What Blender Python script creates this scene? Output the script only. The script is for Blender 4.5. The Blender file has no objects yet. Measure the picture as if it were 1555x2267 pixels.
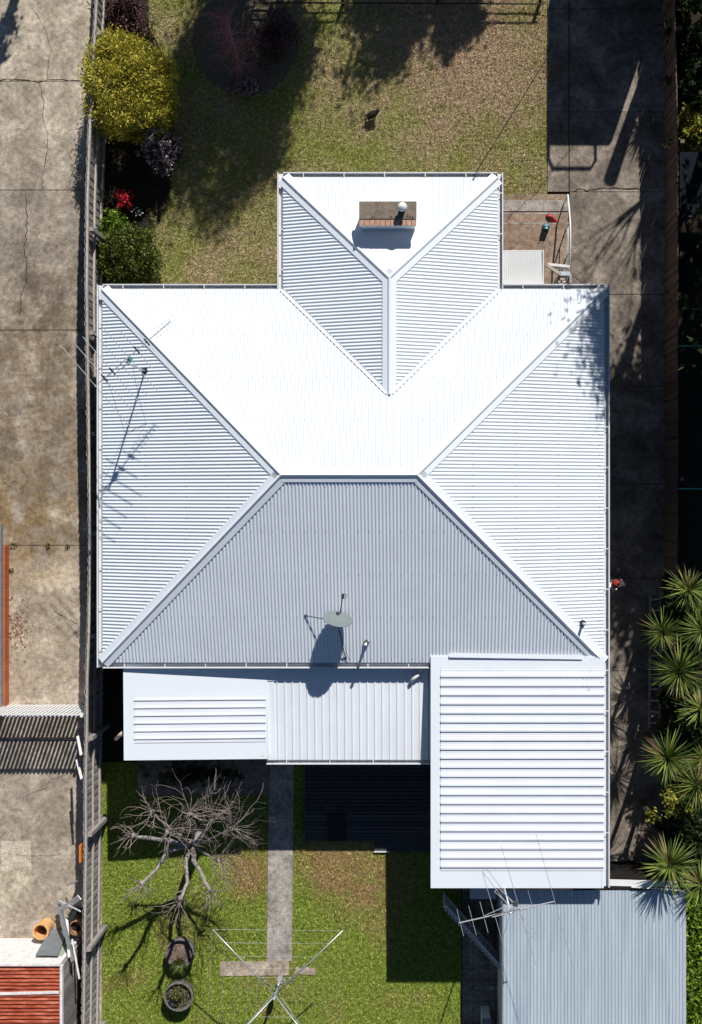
import bpy, math, random
import numpy as np
from mathutils import Vector, Quaternion
R = math.radians
random.seed(7)
rng = np.random.default_rng(7)
sc = bpy.context.scene
col = sc.collection

# ------------------------------------------------------------ camera
CAMH, FPX, CX, CY = 30.0, 2730.0, 935.0, 1100.0      # height, focal length and nadir point on the 1555 x 2267 frame
cam = bpy.data.cameras.new('camera'); camo = bpy.data.objects.new('camera', cam); col.objects.link(camo)
camo.location = (0, 0, CAMH)
cam.sensor_fit = 'HORIZONTAL'; cam.sensor_width = 36; cam.lens = 36 * FPX / 1555
cam.shift_x = (777.5 - CX) / 1555; cam.shift_y = -(1133.5 - CY) / 1555
cam.clip_end = 2000
sc.camera = camo

def P(px, py, z=0.0):
    """point of height z seen at that place of the frame"""
    k = (CAMH - z) / FPX
    return Vector(((px - CX) * k, (CY - py) * k, z))
def GX(px): return (px - CX) / 91.0
def GY(py): return (CY - py) / 91.0

# ------------------------------------------------------------ light
SUN_EL, SUN_AZ = R(38.6), R(18.6)
world = bpy.data.worlds.new('World'); sc.world = world; world.use_nodes = True
wn = world.node_tree; bg = wn.nodes['Background']
sky = wn.nodes.new('ShaderNodeTexSky'); sky.sky_type = 'NISHITA'; sky.sun_disc = False
sky.sun_elevation = SUN_EL; sky.sun_rotation = SUN_AZ; sky.dust_density = 0.3; sky.ozone_density = 5.0
wn.links.new(sky.outputs[0], bg.inputs[0]); bg.inputs[1].default_value = 0.05
sl = bpy.data.lights.new('sun', 'SUN'); sl.energy = 5.0; sl.angle = R(0.53); sl.color = (1.0, 0.97, 0.93)
so = bpy.data.objects.new('sun', sl); col.objects.link(so); so.location = (6, 20, 40)
S = Vector((math.sin(SUN_AZ) * math.cos(SUN_EL), math.cos(SUN_AZ) * math.cos(SUN_EL), math.sin(SUN_EL)))
so.rotation_mode = 'QUATERNION'; so.rotation_quaternion = S.to_track_quat('Z', 'Y')
sc.view_settings.view_transform = 'Standard'; sc.view_settings.look = 'None'
sc.view_settings.exposure = 0.0; sc.view_settings.gamma = 1.0
sc.cycles.max_bounces = 5; sc.cycles.diffuse_bounces = 2

# ------------------------------------------------------------ materials
def newmat(name, rough=0.8, metal=0.0, spec=0.3):
    m = bpy.data.materials.new(name); m.use_nodes = True
    b = m.node_tree.nodes['Principled BSDF']
    b.inputs['Roughness'].default_value = rough; b.inputs['Metallic'].default_value = metal
    b.inputs['Specular IOR Level'].default_value = spec
    return m, m.node_tree, b
def c4(c): return (c[0], c[1], c[2], 1)
def noise(nt, scale, detail=5, rough=0.6, vec=None, dist=0.0):
    n = nt.nodes.new('ShaderNodeTexNoise'); n.inputs['Scale'].default_value = scale
    n.inputs['Detail'].default_value = detail; n.inputs['Roughness'].default_value = rough
    n.inputs['Distortion'].default_value = dist
    if vec is None:
        tc = nt.nodes.new('ShaderNodeTexCoord'); vec = tc.outputs['Object']
    nt.links.new(vec, n.inputs['Vector']); return n.outputs['Fac']
def ramp(nt, fac, stops):
    r = nt.nodes.new('ShaderNodeValToRGB'); e = r.color_ramp.elements
    e[0].position, e[0].color = stops[0][0], c4(stops[0][1]); e[1].position, e[1].color = stops[-1][0], c4(stops[-1][1])
    for p, c in stops[1:-1]:
        k = e.new(p); k.color = c4(c)
    nt.links.new(fac, r.inputs[0]); return r.outputs[0]
def mix(nt, fac, a, b, mode='MIX'):
    m = nt.nodes.new('ShaderNodeMix'); m.data_type = 'RGBA'; m.blend_type = mode
    for s, v in ((m.inputs[0], fac), (m.inputs[6], a), (m.inputs[7], b)):
        if hasattr(v, 'is_linked'): nt.links.new(v, s)
        elif isinstance(v, (int, float)): s.default_value = v
        else: s.default_value = c4(v)
    return m.outputs[2]
def bump(nt, b, fac, strength, dist):
    n = nt.nodes.new('ShaderNodeBump'); n.inputs['Strength'].default_value = strength; n.inputs['Distance'].default_value = dist
    nt.links.new(fac, n.inputs['Height']); nt.links.new(n.outputs[0], b.inputs['Normal'])
def mask(nt, x, y, r0, r1):
    """1 inside radius r0 about (x, y), fading to 0 at r1 (a worn or dry patch)"""
    tc = nt.nodes.new('ShaderNodeTexCoord'); sx = nt.nodes.new('ShaderNodeSeparateXYZ'); nt.links.new(tc.outputs['Object'], sx.inputs[0])
    cb = nt.nodes.new('ShaderNodeCombineXYZ'); nt.links.new(sx.outputs[0], cb.inputs[0]); nt.links.new(sx.outputs[1], cb.inputs[1])
    d = nt.nodes.new('ShaderNodeVectorMath'); d.operation = 'DISTANCE'; nt.links.new(cb.outputs[0], d.inputs[0]); d.inputs[1].default_value = (x, y, 0)
    mr = nt.nodes.new('ShaderNodeMapRange'); nt.links.new(d.outputs['Value'], mr.inputs[0])
    mr.inputs[1].default_value = r0; mr.inputs[2].default_value = r1; mr.inputs[3].default_value = 1; mr.inputs[4].default_value = 0
    return mr.outputs[0]
def math_(nt, op, a, b):
    m = nt.nodes.new('ShaderNodeMath'); m.operation = op; m.use_clamp = True
    for s, v in ((m.inputs[0], a), (m.inputs[1], b)):
        if hasattr(v, 'is_linked'): nt.links.new(v, s)
        else: s.default_value = v
    return m.outputs[0]
def simple(name, c, rough=0.7, metal=0.0, var=0.12, scale=6.0, bmp=0.0, spec=0.3):
    m, nt, b = newmat(name, rough, metal, spec)
    lo = tuple(x * (1 - var) for x in c); hi = tuple(min(1, x * (1 + var)) for x in c)
    f = noise(nt, scale, 6)
    nt.links.new(ramp(nt, f, [(0.3, lo), (0.7, hi)]), b.inputs['Base Color'])
    if bmp: bump(nt, b, noise(nt, scale * 6, 4), bmp, 0.01)
    return m
def leafmat(name, stops, rough=0.6, trans=0.0):
    m, nt, b = newmat(name, rough, 0, 0.25)
    g = nt.nodes.new('ShaderNodeNewGeometry')
    nt.links.new(ramp(nt, g.outputs['Random Per Island'], stops), b.inputs['Base Color'])
    if trans:
        t = nt.nodes.new('ShaderNodeBsdfTranslucent'); nt.links.new(b.inputs['Base Color'].links[0].from_socket, t.inputs[0])
        ms = nt.nodes.new('ShaderNodeMixShader'); ms.inputs[0].default_value = trans
        out = nt.nodes['Material Output']
        nt.links.new(b.outputs[0], ms.inputs[1]); nt.links.new(t.outputs[0], ms.inputs[2]); nt.links.new(ms.outputs[0], out.inputs[0])
    return m

M = {}
def mk_white(name, c, dirt=0.08, rough=0.45):
    m, nt, b = newmat(name, rough, 0, 0.4)
    f = noise(nt, 1.1, 7, 0.7); g = noise(nt, 38, 4, 0.7)
    a = ramp(nt, f, [(0.35, tuple(x * (1 - dirt) for x in c)), (0.6, c)])
    d = ramp(nt, g, [(0.27, tuple(x * (1 - dirt * 3) for x in c)), (0.36, c)])
    nt.links.new(mix(nt, 0.3, a, d), b.inputs['Base Color'])
    return m
M['roof'] = mk_white('white roof steel', (0.78, 0.828, 0.88))
M['cap'] = mk_white('white flashing steel', (0.82, 0.86, 0.9), 0.03)
M['tray'] = mk_white('white tray deck steel', (0.84, 0.87, 0.91), 0.08)
M['gutter'] = simple('off white gutter steel', (0.72, 0.73, 0.74), 0.5, 0, 0.06)
M['gutin'] = simple('grey bracket steel', (0.45, 0.47, 0.5), 0.5, 0, 0.1)
def shed_roof():
    m, nt, b = newmat('weathered zinc sheet', 0.55, 0.15, 0.4)
    tc = nt.nodes.new('ShaderNodeTexCoord'); mp = nt.nodes.new('ShaderNodeMapping'); mp.inputs['Scale'].default_value = (6, 0.35, 1)
    nt.links.new(tc.outputs['Object'], mp.inputs[0])
    a = ramp(nt, noise(nt, 1.5, 6, 0.6, mp.outputs[0]), [(0.3, (0.42, 0.5, 0.56)), (0.7, (0.6, 0.66, 0.7))])
    d = ramp(nt, noise(nt, 60, 3), [(0.4, (0.7, 0.75, 0.8)), (0.6, (1, 1, 1))])
    r = ramp(nt, noise(nt, 0.8, 5, 0.7, mp.outputs[0]), [(0.66, (1, 1, 1)), (0.76, (0.8, 0.72, 0.66))])
    nt.links.new(mix(nt, 1.0, mix(nt, 0.6, a, d, 'MULTIPLY'), r, 'MULTIPLY'), b.inputs['Base Color']); return m
M['zinc'] = shed_roof()
def rust():
    m, nt, b = newmat('rusty red sheet', 0.85, 0.0, 0.2)
    tc = nt.nodes.new('ShaderNodeTexCoord'); mp = nt.nodes.new('ShaderNodeMapping'); mp.inputs['Scale'].default_value = (1.2, 7, 1); nt.links.new(tc.outputs['Object'], mp.inputs[0])
    nt.links.new(ramp(nt, noise(nt, 2.0, 8, 0.7, mp.outputs[0]), [(0.3, (0.13, 0.025, 0.015)), (0.5, (0.38, 0.08, 0.04)), (0.64, (0.55, 0.2, 0.12)), (0.72, (0.7, 0.55, 0.5))]), b.inputs['Base Color']); return m
M['rust'] = rust()
def concrete(name, dark, mid, light, sc_=0.9, spots=()):
    m, nt, b = newmat(name, 0.9, 0, 0.2)
    a = ramp(nt, noise(nt, sc_, 9, 0.68, None, 0.4), [(0.34, dark), (0.5, mid), (0.64, light)])
    f = ramp(nt, noise(nt, 9, 8, 0.75), [(0.32, (0.5, 0.47, 0.45)), (0.5, (0.95, 0.94, 0.93)), (0.66, (1.35, 1.3, 1.22))])
    g = ramp(nt, noise(nt, 34, 8, 0.85), [(0.36, (0.5, 0.48, 0.46)), (0.5, (0.95, 0.95, 0.95)), (0.64, (1.35, 1.33, 1.3))])
    c = mix(nt, 0.9, mix(nt, 0.9, a, f, 'MULTIPLY'), g, 'MULTIPLY')
    for (x, y, r0, r1, colr, amt) in spots:
        k = math_(nt, 'MULTIPLY', mask(nt, x, y, r0, r1), ramp(nt, noise(nt, 2.2, 7, 0.7), [(0.35, (0, 0, 0)), (0.55, (amt, amt, amt))]))
        c = mix(nt, k, c, mix(nt, 1.0, c, colr, 'MULTIPLY'))
    nt.links.new(c, b.inputs['Base Color']); bump(nt, b, noise(nt, 40, 6, 0.7), 0.4, 0.01)
    return m
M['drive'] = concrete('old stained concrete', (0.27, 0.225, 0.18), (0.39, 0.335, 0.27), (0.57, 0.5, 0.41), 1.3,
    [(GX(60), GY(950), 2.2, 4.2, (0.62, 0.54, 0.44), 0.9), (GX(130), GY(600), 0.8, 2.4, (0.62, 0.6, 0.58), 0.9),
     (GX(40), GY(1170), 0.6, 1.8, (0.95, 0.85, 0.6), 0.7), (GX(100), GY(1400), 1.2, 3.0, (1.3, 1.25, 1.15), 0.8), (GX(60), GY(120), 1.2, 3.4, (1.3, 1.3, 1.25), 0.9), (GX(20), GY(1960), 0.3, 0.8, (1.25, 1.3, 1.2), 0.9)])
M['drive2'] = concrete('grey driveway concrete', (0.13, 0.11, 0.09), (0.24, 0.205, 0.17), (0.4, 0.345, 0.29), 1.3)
M['path'] = concrete('grey path concrete', (0.26, 0.235, 0.21), (0.4, 0.365, 0.33), (0.5, 0.455, 0.41), 2.2)
M['porch'] = concrete('brown porch concrete', (0.24, 0.17, 0.125), (0.33, 0.245, 0.185), (0.38, 0.31, 0.25), 1.4)
M['crack'] = simple('crack dirt', (0.045, 0.032, 0.022), 1.0, 0, 0.3, 30)
M['soil'] = simple('dark garden soil', (0.035, 0.028, 0.02), 1.0, 0, 0.4, 12, 0.5, 0.1)
def bark_mulch():
    m, nt, b = newmat('mulch', 1.0, 0, 0.1)
    nt.links.new(ramp(nt, noise(nt, 30, 6, 0.8), [(0.35, (0.05, 0.045, 0.03)), (0.52, (0.14, 0.12, 0.075)), (0.7, (0.4, 0.31, 0.27))]), b.inputs['Base Color'])
    bump(nt, b, noise(nt, 40, 4), 0.8, 0.02); return m
M['mulch'] = bark_mulch()
def lawn(name, greens, dry, patches, base, blades):
    """patches of dry turf over green turf; the same recipe colours the sheet and its blades"""
    m, nt, b = newmat(name, 0.95, 0, 0.1)
    big = noise(nt, 0.55, 6, 0.65, None, 0.3); fine = noise(nt, 11, 7, 0.8)
    g = ramp(nt, fine, [(0.3, greens[0]), (0.5, greens[1]), (0.7, greens[2])])
    d = ramp(nt, fine, [(0.3, dry[0]), (0.52, dry[1]), (0.7, dry[2])])
    k = ramp(nt, big, [(base - 0.14, (0, 0, 0)), (base + 0.12, (1, 1, 1))])
    for (x, y, r0, r1, amt) in patches:
        pm = math_(nt, 'MULTIPLY', mask(nt, x, y, r0, r1), amt)
        pn = math_(nt, 'MULTIPLY', pm, ramp(nt, noise(nt, 2.6, 6, 0.7), [(0.3, (0.15, 0.15, 0.15)), (0.5, (1, 1, 1))]))
        k = math_(nt, 'ADD', k, pn)
    c = mix(nt, k, g, d)
    if blades:
        ge = nt.nodes.new('ShaderNodeNewGeometry')
        c = mix(nt, 1.0, c, ramp(nt, ge.outputs['Random Per Island'], [(0, (0.55, 0.55, 0.5)), (0.6, (1.1, 1.1, 1.0)), (1, (1.6, 1.55, 1.35))]), 'MULTIPLY')
    else:
        c = mix(nt, 0.55, c, (0.35, 0.33, 0.25), 'MULTIPLY')
        bump(nt, b, fine, 0.8, 0.03)
    nt.links.new(c, b.inputs['Base Color']); return m
FL = dict(greens=[(0.13, 0.15, 0.03), (0.34, 0.36, 0.1), (0.68, 0.66, 0.28)], dry=[(0.25, 0.175, 0.11), (0.58, 0.44, 0.3), (0.88, 0.73, 0.53)], base=0.55,
          patches=[(GX(1070), GY(90), 1.2, 3.2, 0.7), (GX(950), GY(160), 0.5, 1.8, 0.4), (GX(500), GY(560), 0.3, 1.4, 0.4)])
BL = dict(greens=[(0.09, 0.14, 0.02), (0.27, 0.35, 0.06), (0.56, 0.61, 0.17)], dry=[(0.19, 0.13, 0.05), (0.44, 0.31, 0.15), (0.66, 0.5, 0.28)], base=0.66,
          patches=[(GX(800), GY(1935), 0.5, 1.5, 0.8), (GX(700), GY(1905), 0.3, 1.0, 0.65), (GX(550), GY(1915), 0.2, 0.9, 0.8), (GX(560), GY(1960), 0.1, 0.6, 0.6)])
M['lawnF'] = lawn('front lawn turf', blades=False, **FL); M['bladeF'] = lawn('front lawn blades', blades=True, **FL)
M['lawnB'] = lawn('back lawn turf', blades=False, **BL); M['bladeB'] = lawn('back lawn blades', blades=True, **BL)
def timber(name, lo, hi, rough=0.85):
    m, nt, b = newmat(name, rough, 0, 0.2)
    g = nt.nodes.new('ShaderNodeNewGeometry')
    a = ramp(nt, g.outputs['Random Per Island'], [(0, lo), (1, hi)])
    f = ramp(nt, noise(nt, 18, 6, 0.7), [(0.35, (0.7, 0.68, 0.66)), (0.65, (1.15, 1.15, 1.15))])
    nt.links.new(mix(nt, 1.0, a, f, 'MULTIPLY'), b.inputs['Base Color']); return m
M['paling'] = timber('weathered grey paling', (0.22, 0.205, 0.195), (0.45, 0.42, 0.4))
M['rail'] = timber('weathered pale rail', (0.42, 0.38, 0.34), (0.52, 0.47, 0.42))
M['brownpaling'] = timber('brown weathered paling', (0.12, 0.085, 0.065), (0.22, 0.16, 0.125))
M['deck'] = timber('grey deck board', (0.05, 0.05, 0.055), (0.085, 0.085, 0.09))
M['darkwood'] = timber('dark timber', (0.03, 0.025, 0.02), (0.07, 0.055, 0.045))
M['whitepaint'] = simple('white paint', (0.8, 0.8, 0.78), 0.5, 0, 0.06)
M['oldwhite'] = simple('flaking white boards', (0.78, 0.73, 0.7), 0.9, 0, 0.22, 9, 0.3)
M['bluewhite'] = simple('pale grey box paint', (0.5, 0.56, 0.62), 0.6, 0, 0.15)
def brick(name, c1, c2, mortar, scale, w=0.5):
    m, nt, b = newmat(name, 0.9, 0, 0.15)
    t = nt.nodes.new('ShaderNodeTexBrick'); t.inputs['Scale'].default_value = scale
    t.inputs['Color1'].default_value = c4(c1); t.inputs['Color2'].default_value = c4(c2); t.inputs['Mortar'].default_value = c4(mortar)
    t.inputs['Mortar Size'].default_value = 0.03; t.inputs['Brick Width'].default_value = w; t.inputs['Row Height'].default_value = 0.25
    tc = nt.nodes.new('ShaderNodeTexCoord'); nt.links.new(tc.outputs['Object'], t.inputs['Vector'])
    n = ramp(nt, noise(nt, 14, 5), [(0.3, (0.7, 0.7, 0.7)), (0.7, (1.15, 1.15, 1.15))])
    nt.links.new(mix(nt, 1.0, t.outputs['Color'], n, 'MULTIPLY'), b.inputs['Base Color']); return m
M['brick'] = brick('orange brick', (0.52, 0.16, 0.07), (0.42, 0.13, 0.06), (0.3, 0.2, 0.14), 4.2)
M['brickfaded'] = simple('faded salmon brick', (0.5, 0.3, 0.21), 0.9, 0, 0.25, 10, 0.2)
def crown():
    m, nt, b = newmat('lichened mortar crown', 0.95, 0, 0.1)
    nt.links.new(ramp(nt, noise(nt, 9, 9, 0.8), [(0.32, (0.06, 0.05, 0.04)), (0.45, (0.2, 0.16, 0.125)), (0.6, (0.28, 0.23, 0.18)), (0.72, (0.42, 0.38, 0.32))]), b.inputs['Base Color'])
    bump(nt, b, noise(nt, 30, 5), 0.6, 0.01); return m
M['crown'] = crown()
M['wall'] = simple('cream wall', (0.55, 0.52, 0.46), 0.8, 0, 0.06)
M['glass'] = simple('dark window glass', (0.03, 0.035, 0.04), 0.1, 0, 0.1, 3, 0, 0.6)
M['steel'] = simple('pale aluminium', (0.55, 0.56, 0.57), 0.4, 0.5, 0.1)
M['antenna'] = simple('weathered antenna metal', (0.5, 0.5, 0.5), 0.5, 0.3, 0.1)
M['darkmetal'] = simple('dull dark metal', (0.07, 0.075, 0.08), 0.5, 0.3, 0.2)
M['greymetal'] = simple('grey sheet metal', (0.22, 0.24, 0.25), 0.5, 0.2, 0.15)
M['dish'] = simple('grey dish paint', (0.19, 0.22, 0.22), 0.5, 0, 0.06)
M['black'] = simple('black rubber', (0.012, 0.012, 0.014), 0.6, 0, 0.2)
M['terracotta'] = simple('salt glazed terracotta', (0.72, 0.4, 0.17), 0.6, 0, 0.12)
M['bark'] = simple('grey bark', (0.3, 0.265, 0.24), 0.95, 0, 0.4, 16, 0.5)
M['twig'] = simple('brown grey twig', (0.28, 0.225, 0.2), 0.95, 0, 0.35, 10)
M['redtwig'] = simple('dark red twig', (0.4, 0.16, 0.17), 0.9, 0, 0.35, 8)
M['trunk'] = simple('brown trunk', (0.12, 0.09, 0.07), 0.95, 0, 0.3, 12, 0.5)
M['pot'] = simple('grey concrete pot', (0.16, 0.145, 0.13), 0.9, 0, 0.35, 14, 0.4)
M['red'] = simple('red plastic', (0.6, 0.02, 0.02), 0.4, 0, 0.1)
M['teal'] = simple('teal plastic', (0.015, 0.2, 0.25), 0.4, 0, 0.1)
M['green'] = simple('green steel', (0.05, 0.3, 0.22), 0.5, 0, 0.1)
M['navy'] = simple('dark blue sheet', (0.008, 0.011, 0.018), 0.8, 0, 0.1, 3, 0, 0.1)
M['orange'] = simple('orange plastic', (0.7, 0.2, 0.03), 0.6, 0, 0.1)
M['vanpaint'] = simple('dark van paint', (0.02, 0.022, 0.025), 0.3, 0, 0.05)
L_yellow = leafmat('golden diosma leaves', [(0, (0.08, 0.09, 0.008)), (0.3, (0.28, 0.29, 0.03)), (0.65, (0.6, 0.52, 0.06)), (1, (0.85, 0.68, 0.14))], 0.6, 0.25)
L_green = leafmat('mid green leaves', [(0, (0.03, 0.045, 0.008)), (0.6, (0.1, 0.13, 0.02)), (1, (0.22, 0.26, 0.05))], 0.6, 0.2)
L_dark = leafmat('dark green leaves', [(0, (0.01, 0.018, 0.006)), (0.7, (0.03, 0.05, 0.012)), (1, (0.07, 0.1, 0.03))], 0.5, 0.1)
L_lime = leafmat('lime leaves', [(0, (0.05, 0.1, 0.008)), (0.5, (0.16, 0.26, 0.02)), (1, (0.3, 0.42, 0.06))], 0.5, 0.25)
L_gold = leafmat('yellow and green leaves', [(0, (0.06, 0.1, 0.01)), (0.5, (0.3, 0.34, 0.04)), (1, (0.75, 0.6, 0.15))], 0.5, 0.2)
L_purple = leafmat('purple grey leaves', [(0, (0.02, 0.022, 0.018)), (0.5, (0.07, 0.065, 0.05)), (0.65, (0.3, 0.22, 0.26)), (1, (0.85, 0.68, 0.74))], 0.5)
L_redleaf = leafmat('burgundy leaves', [(0, (0.03, 0.012, 0.015)), (0.7, (0.1, 0.045, 0.05)), (1, (0.2, 0.12, 0.12))], 0.7)
L_red = leafmat('red petals', [(0, (0.3, 0.005, 0.015)), (0.6, (0.75, 0.02, 0.05)), (1, (0.95, 0.2, 0.22))], 0.5)
L_white = leafmat('white petals', [(0, (0.6, 0.6, 0.55)), (1, (0.85, 0.85, 0.8))], 0.5)
L_yucca = leafmat('yucca blades', [(0, (0.035, 0.06, 0.01)), (0.45, (0.11, 0.16, 0.025)), (0.9, (0.3, 0.35, 0.08)), (0.93, (0.3, 0.2, 0.1)), (1, (0.35, 0.25, 0.13))], 0.55, 0.1)
L_litter = leafmat('dead leaves', [(0, (0.16, 0.06, 0.03)), (0.6, (0.32, 0.15, 0.08)), (1, (0.45, 0.3, 0.18))], 0.8)

# ------------------------------------------------------------ mesh helpers
ORI = {}
def tag(o, label=None, cat=None, group=None, kind=None):
    if label: o['label'] = label
    if cat: o['category'] = cat
    if group: o['group'] = group
    if kind: o['kind'] = kind
    return o
def thing(name, loc, label, cat, group=None):
    o = bpy.data.objects.new(name, None); col.objects.link(o); o.location = loc; o.empty_display_size = 0.2
    ORI[o.name] = Vector(loc); return tag(o, label, cat, group)
def link(name, me, parent, origin):
    o = bpy.data.objects.new(name, me); col.objects.link(o)
    if parent is not None:
        o.parent = parent; ORI[o.name] = ORI[parent.name]
    else:
        o.location = origin; ORI[o.name] = Vector(origin)
    return o
class MB:
    def __init__(s): s.v = []; s.f = []
    def add(s, vs, fs):
        n = len(s.v); s.v += [tuple(v) for v in vs]; s.f += [tuple(i + n for i in f) for f in fs]; return s
    def box(s, x0, x1, y0, y1, z0, z1):
        return s.add([(x0, y0, z0), (x1, y0, z0), (x1, y1, z0), (x0, y1, z0), (x0, y0, z1), (x1, y0, z1), (x1, y1, z1), (x0, y1, z1)],
              [(0, 3, 2, 1), (4, 5, 6, 7), (0, 1, 5, 4), (1, 2, 6, 5), (2, 3, 7, 6), (3, 0, 4, 7)])
    def bar(s, a, b, w, h, up=(0, 0, 1)):
        """box of width w and height h from a to b"""
        a = Vector(a); b = Vector(b); d = (b - a).normalized(); up = Vector(up)
        side = d.cross(up)
        if side.length < 1e-4: side = d.cross(Vector((1, 0, 0)))
        side.normalize(); u = side.cross(d).normalized(); side = side * w / 2; u = u * h / 2
        vs = [a - side - u, a + side - u, a + side + u, a - side + u, b - side - u, b + side - u, b + side + u, b - side + u]
        return s.add(vs, [(0, 1, 2, 3), (4, 7, 6, 5), (0, 4, 5, 1), (1, 5, 6, 2), (2, 6, 7, 3), (3, 7, 4, 0)])
    def tube(s, pts, rad, n=6, caps=True):
        pts = [Vector(p) for p in pts]
        if not hasattr(rad, '__len__'): rad = [rad] * len(pts)
        n0 = len(s.v); ref = None
        for i, p in enumerate(pts):
            d = (pts[min(i + 1, len(pts) - 1)] - pts[max(i - 1, 0)])
            d = d.normalized() if d.length > 1e-9 else Vector((0, 0, 1))
            if ref is None or abs(ref.dot(d)) > 0.95: ref = Vector((0, 0, 1)) if abs(d.z) < 0.9 else Vector((1, 0, 0))
            a = d.cross(ref).normalized(); b = d.cross(a)
            for k in range(n):
                t = 2 * math.pi * k / n; s.v.append(tuple(p + (a * math.cos(t) + b * math.sin(t)) * rad[i]))
        for i in range(len(pts) - 1):
            for k in range(n):
                k2 = (k + 1) % n; s.f.append((n0 + i * n + k, n0 + i * n + k2, n0 + (i + 1) * n + k2, n0 + (i + 1) * n + k))
        if caps:
            s.f.append(tuple(n0 + k for k in range(n))[::-1]); m = n0 + (len(pts) - 1) * n; s.f.append(tuple(m + k for k in range(n)))
        return s
    def lathe(s, c, prof, n=24, axis=(0, 0, 1)):
        """profile of (radius, height) round the axis through c"""
        c = Vector(c); q = Vector((0, 0, 1)).rotation_difference(Vector(axis).normalized()); n0 = len(s.v)
        for r, h in prof:
            for k in range(n):
                t = 2 * math.pi * k / n; s.v.append(tuple(c + q @ Vector((r * math.cos(t), r * math.sin(t), h))))
        for i in range(len(prof) - 1):
            for k in range(n):
                k2 = (k + 1) % n; s.f.append((n0 + i * n + k, n0 + i * n + k2, n0 + (i + 1) * n + k2, n0 + (i + 1) * n + k))
        return s
    def poly(s, pts, z0, z1):
        """flat plate over a plan outline (anticlockwise)"""
        n = len(pts); n0 = len(s.v)
        s.v += [(x, y, z0) for x, y in pts] + [(x, y, z1) for x, y in pts]
        s.f.append(tuple(n0 + n + k for k in range(n))); s.f.append(tuple(n0 + k for k in range(n))[::-1])
        for k in range(n):
            k2 = (k + 1) % n; s.f.append((n0 + k, n0 + k2, n0 + n + k2, n0 + n + k))
        return s
    def build(s, name, mat, parent=None, origin=(0, 0, 0), smooth=False, bevel=0.0):
        me = bpy.data.meshes.new(name)
        og = ORI[parent.name] if parent is not None else Vector(origin)
        me.from_pydata([(x - og[0], y - og[1], z - og[2]) for x, y, z in s.v], [], s.f)
        me.materials.append(mat)
        if smooth: me.polygons.foreach_set('use_smooth', [True] * len(me.polygons))
        o = link(name, me, parent, og)
        if bevel:
            b = o.modifiers.new('bevel', 'BEVEL'); b.width = bevel; b.segments = 2; b.limit_method = 'ANGLE'
        return o
def np_mesh(name, v, f, mat, parent=None, origin=(0, 0, 0)):
    """mesh out of arrays: v (n, 3) world, f (m, k)"""
    og = np.array(ORI[parent.name] if parent is not None else origin)
    v = (v - og).astype(np.float32); me = bpy.data.meshes.new(name); m, k = f.shape
    me.vertices.add(len(v)); me.vertices.foreach_set('co', v.ravel())
    me.loops.add(m * k); me.loops.foreach_set('vertex_index', f.astype(np.int32).ravel())
    me.polygons.add(m); me.polygons.foreach_set('loop_start', np.arange(0, m * k, k, dtype=np.int32)); me.polygons.foreach_set('loop_total', np.full(m, k, dtype=np.int32))
    me.update(calc_edges=True); me.materials.append(mat)
    return link(name, me, parent, tuple(og))
def leaves(c, size, aspect=0.5, up=0.0, outward=None, spread=1.0):
    """one rhombus leaf per centre; returns vertices and faces"""
    n = len(c); size = np.broadcast_to(size, (n,)) * rng.uniform(0.6, 1.3, n)
    d = rng.normal(size=(n, 3)) * spread
    if outward is not None: d = d + outward
    d[:, 2] += up; d /= np.linalg.norm(d, axis=1, keepdims=True) + 1e-9
    e = np.cross(d, rng.normal(size=(n, 3))); e /= np.linalg.norm(e, axis=1, keepdims=True) + 1e-9
    L = d * size[:, None]; W = e * (size * aspect)[:, None] * 0.5
    v = np.stack([c - L * 0.5, c + W, c + L * 0.5, c - W], 1).reshape(-1, 3)
    return v, np.arange(4 * n).reshape(n, 4)
def blob_points(c, r, n, lump=0.15, box=2.0, shell=0.25, flat=0.0, seed=0):
    """points through the outer part of a lumpy crown with centre c and radii r"""
    g = np.random.default_rng(seed + 11); d = g.normal(size=(n, 3)); d /= np.linalg.norm(d, axis=1, keepdims=True)
    k = (np.abs(d) ** box).sum(1) ** (-1.0 / box)
    ph = g.uniform(0, 6.28, (6, 3)); fr = g.uniform(1.5, 4.5, (6, 3))
    w = sum(np.sin(d[:, 0] * fr[i, 0] + ph[i, 0]) * np.sin(d[:, 1] * fr[i, 1] + ph[i, 1]) * np.sin(d[:, 2] * fr[i, 2] + ph[i, 2]) for i in range(6))
    ph2 = g.uniform(0, 6.28, (5, 3)); fr2 = g.uniform(7, 13, (5, 3))
    w2 = sum(np.sin(d[:, 0] * fr2[i, 0] + ph2[i, 0]) * np.sin(d[:, 1] * fr2[i, 1] + ph2[i, 1]) * np.sin(d[:, 2] * fr2[i, 2] + ph2[i, 2]) for i in range(5))
    rad = k * (1 + lump * w + lump * 0.5 * w2) * (1 - np.abs(g.normal(size=n)) * shell).clip(0.05, 1)
    p = d * rad[:, None] * np.array(r) + np.array(c)
    keep = p[:, 2] > flat + 0.02
    return p[keep], d[keep]
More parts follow.
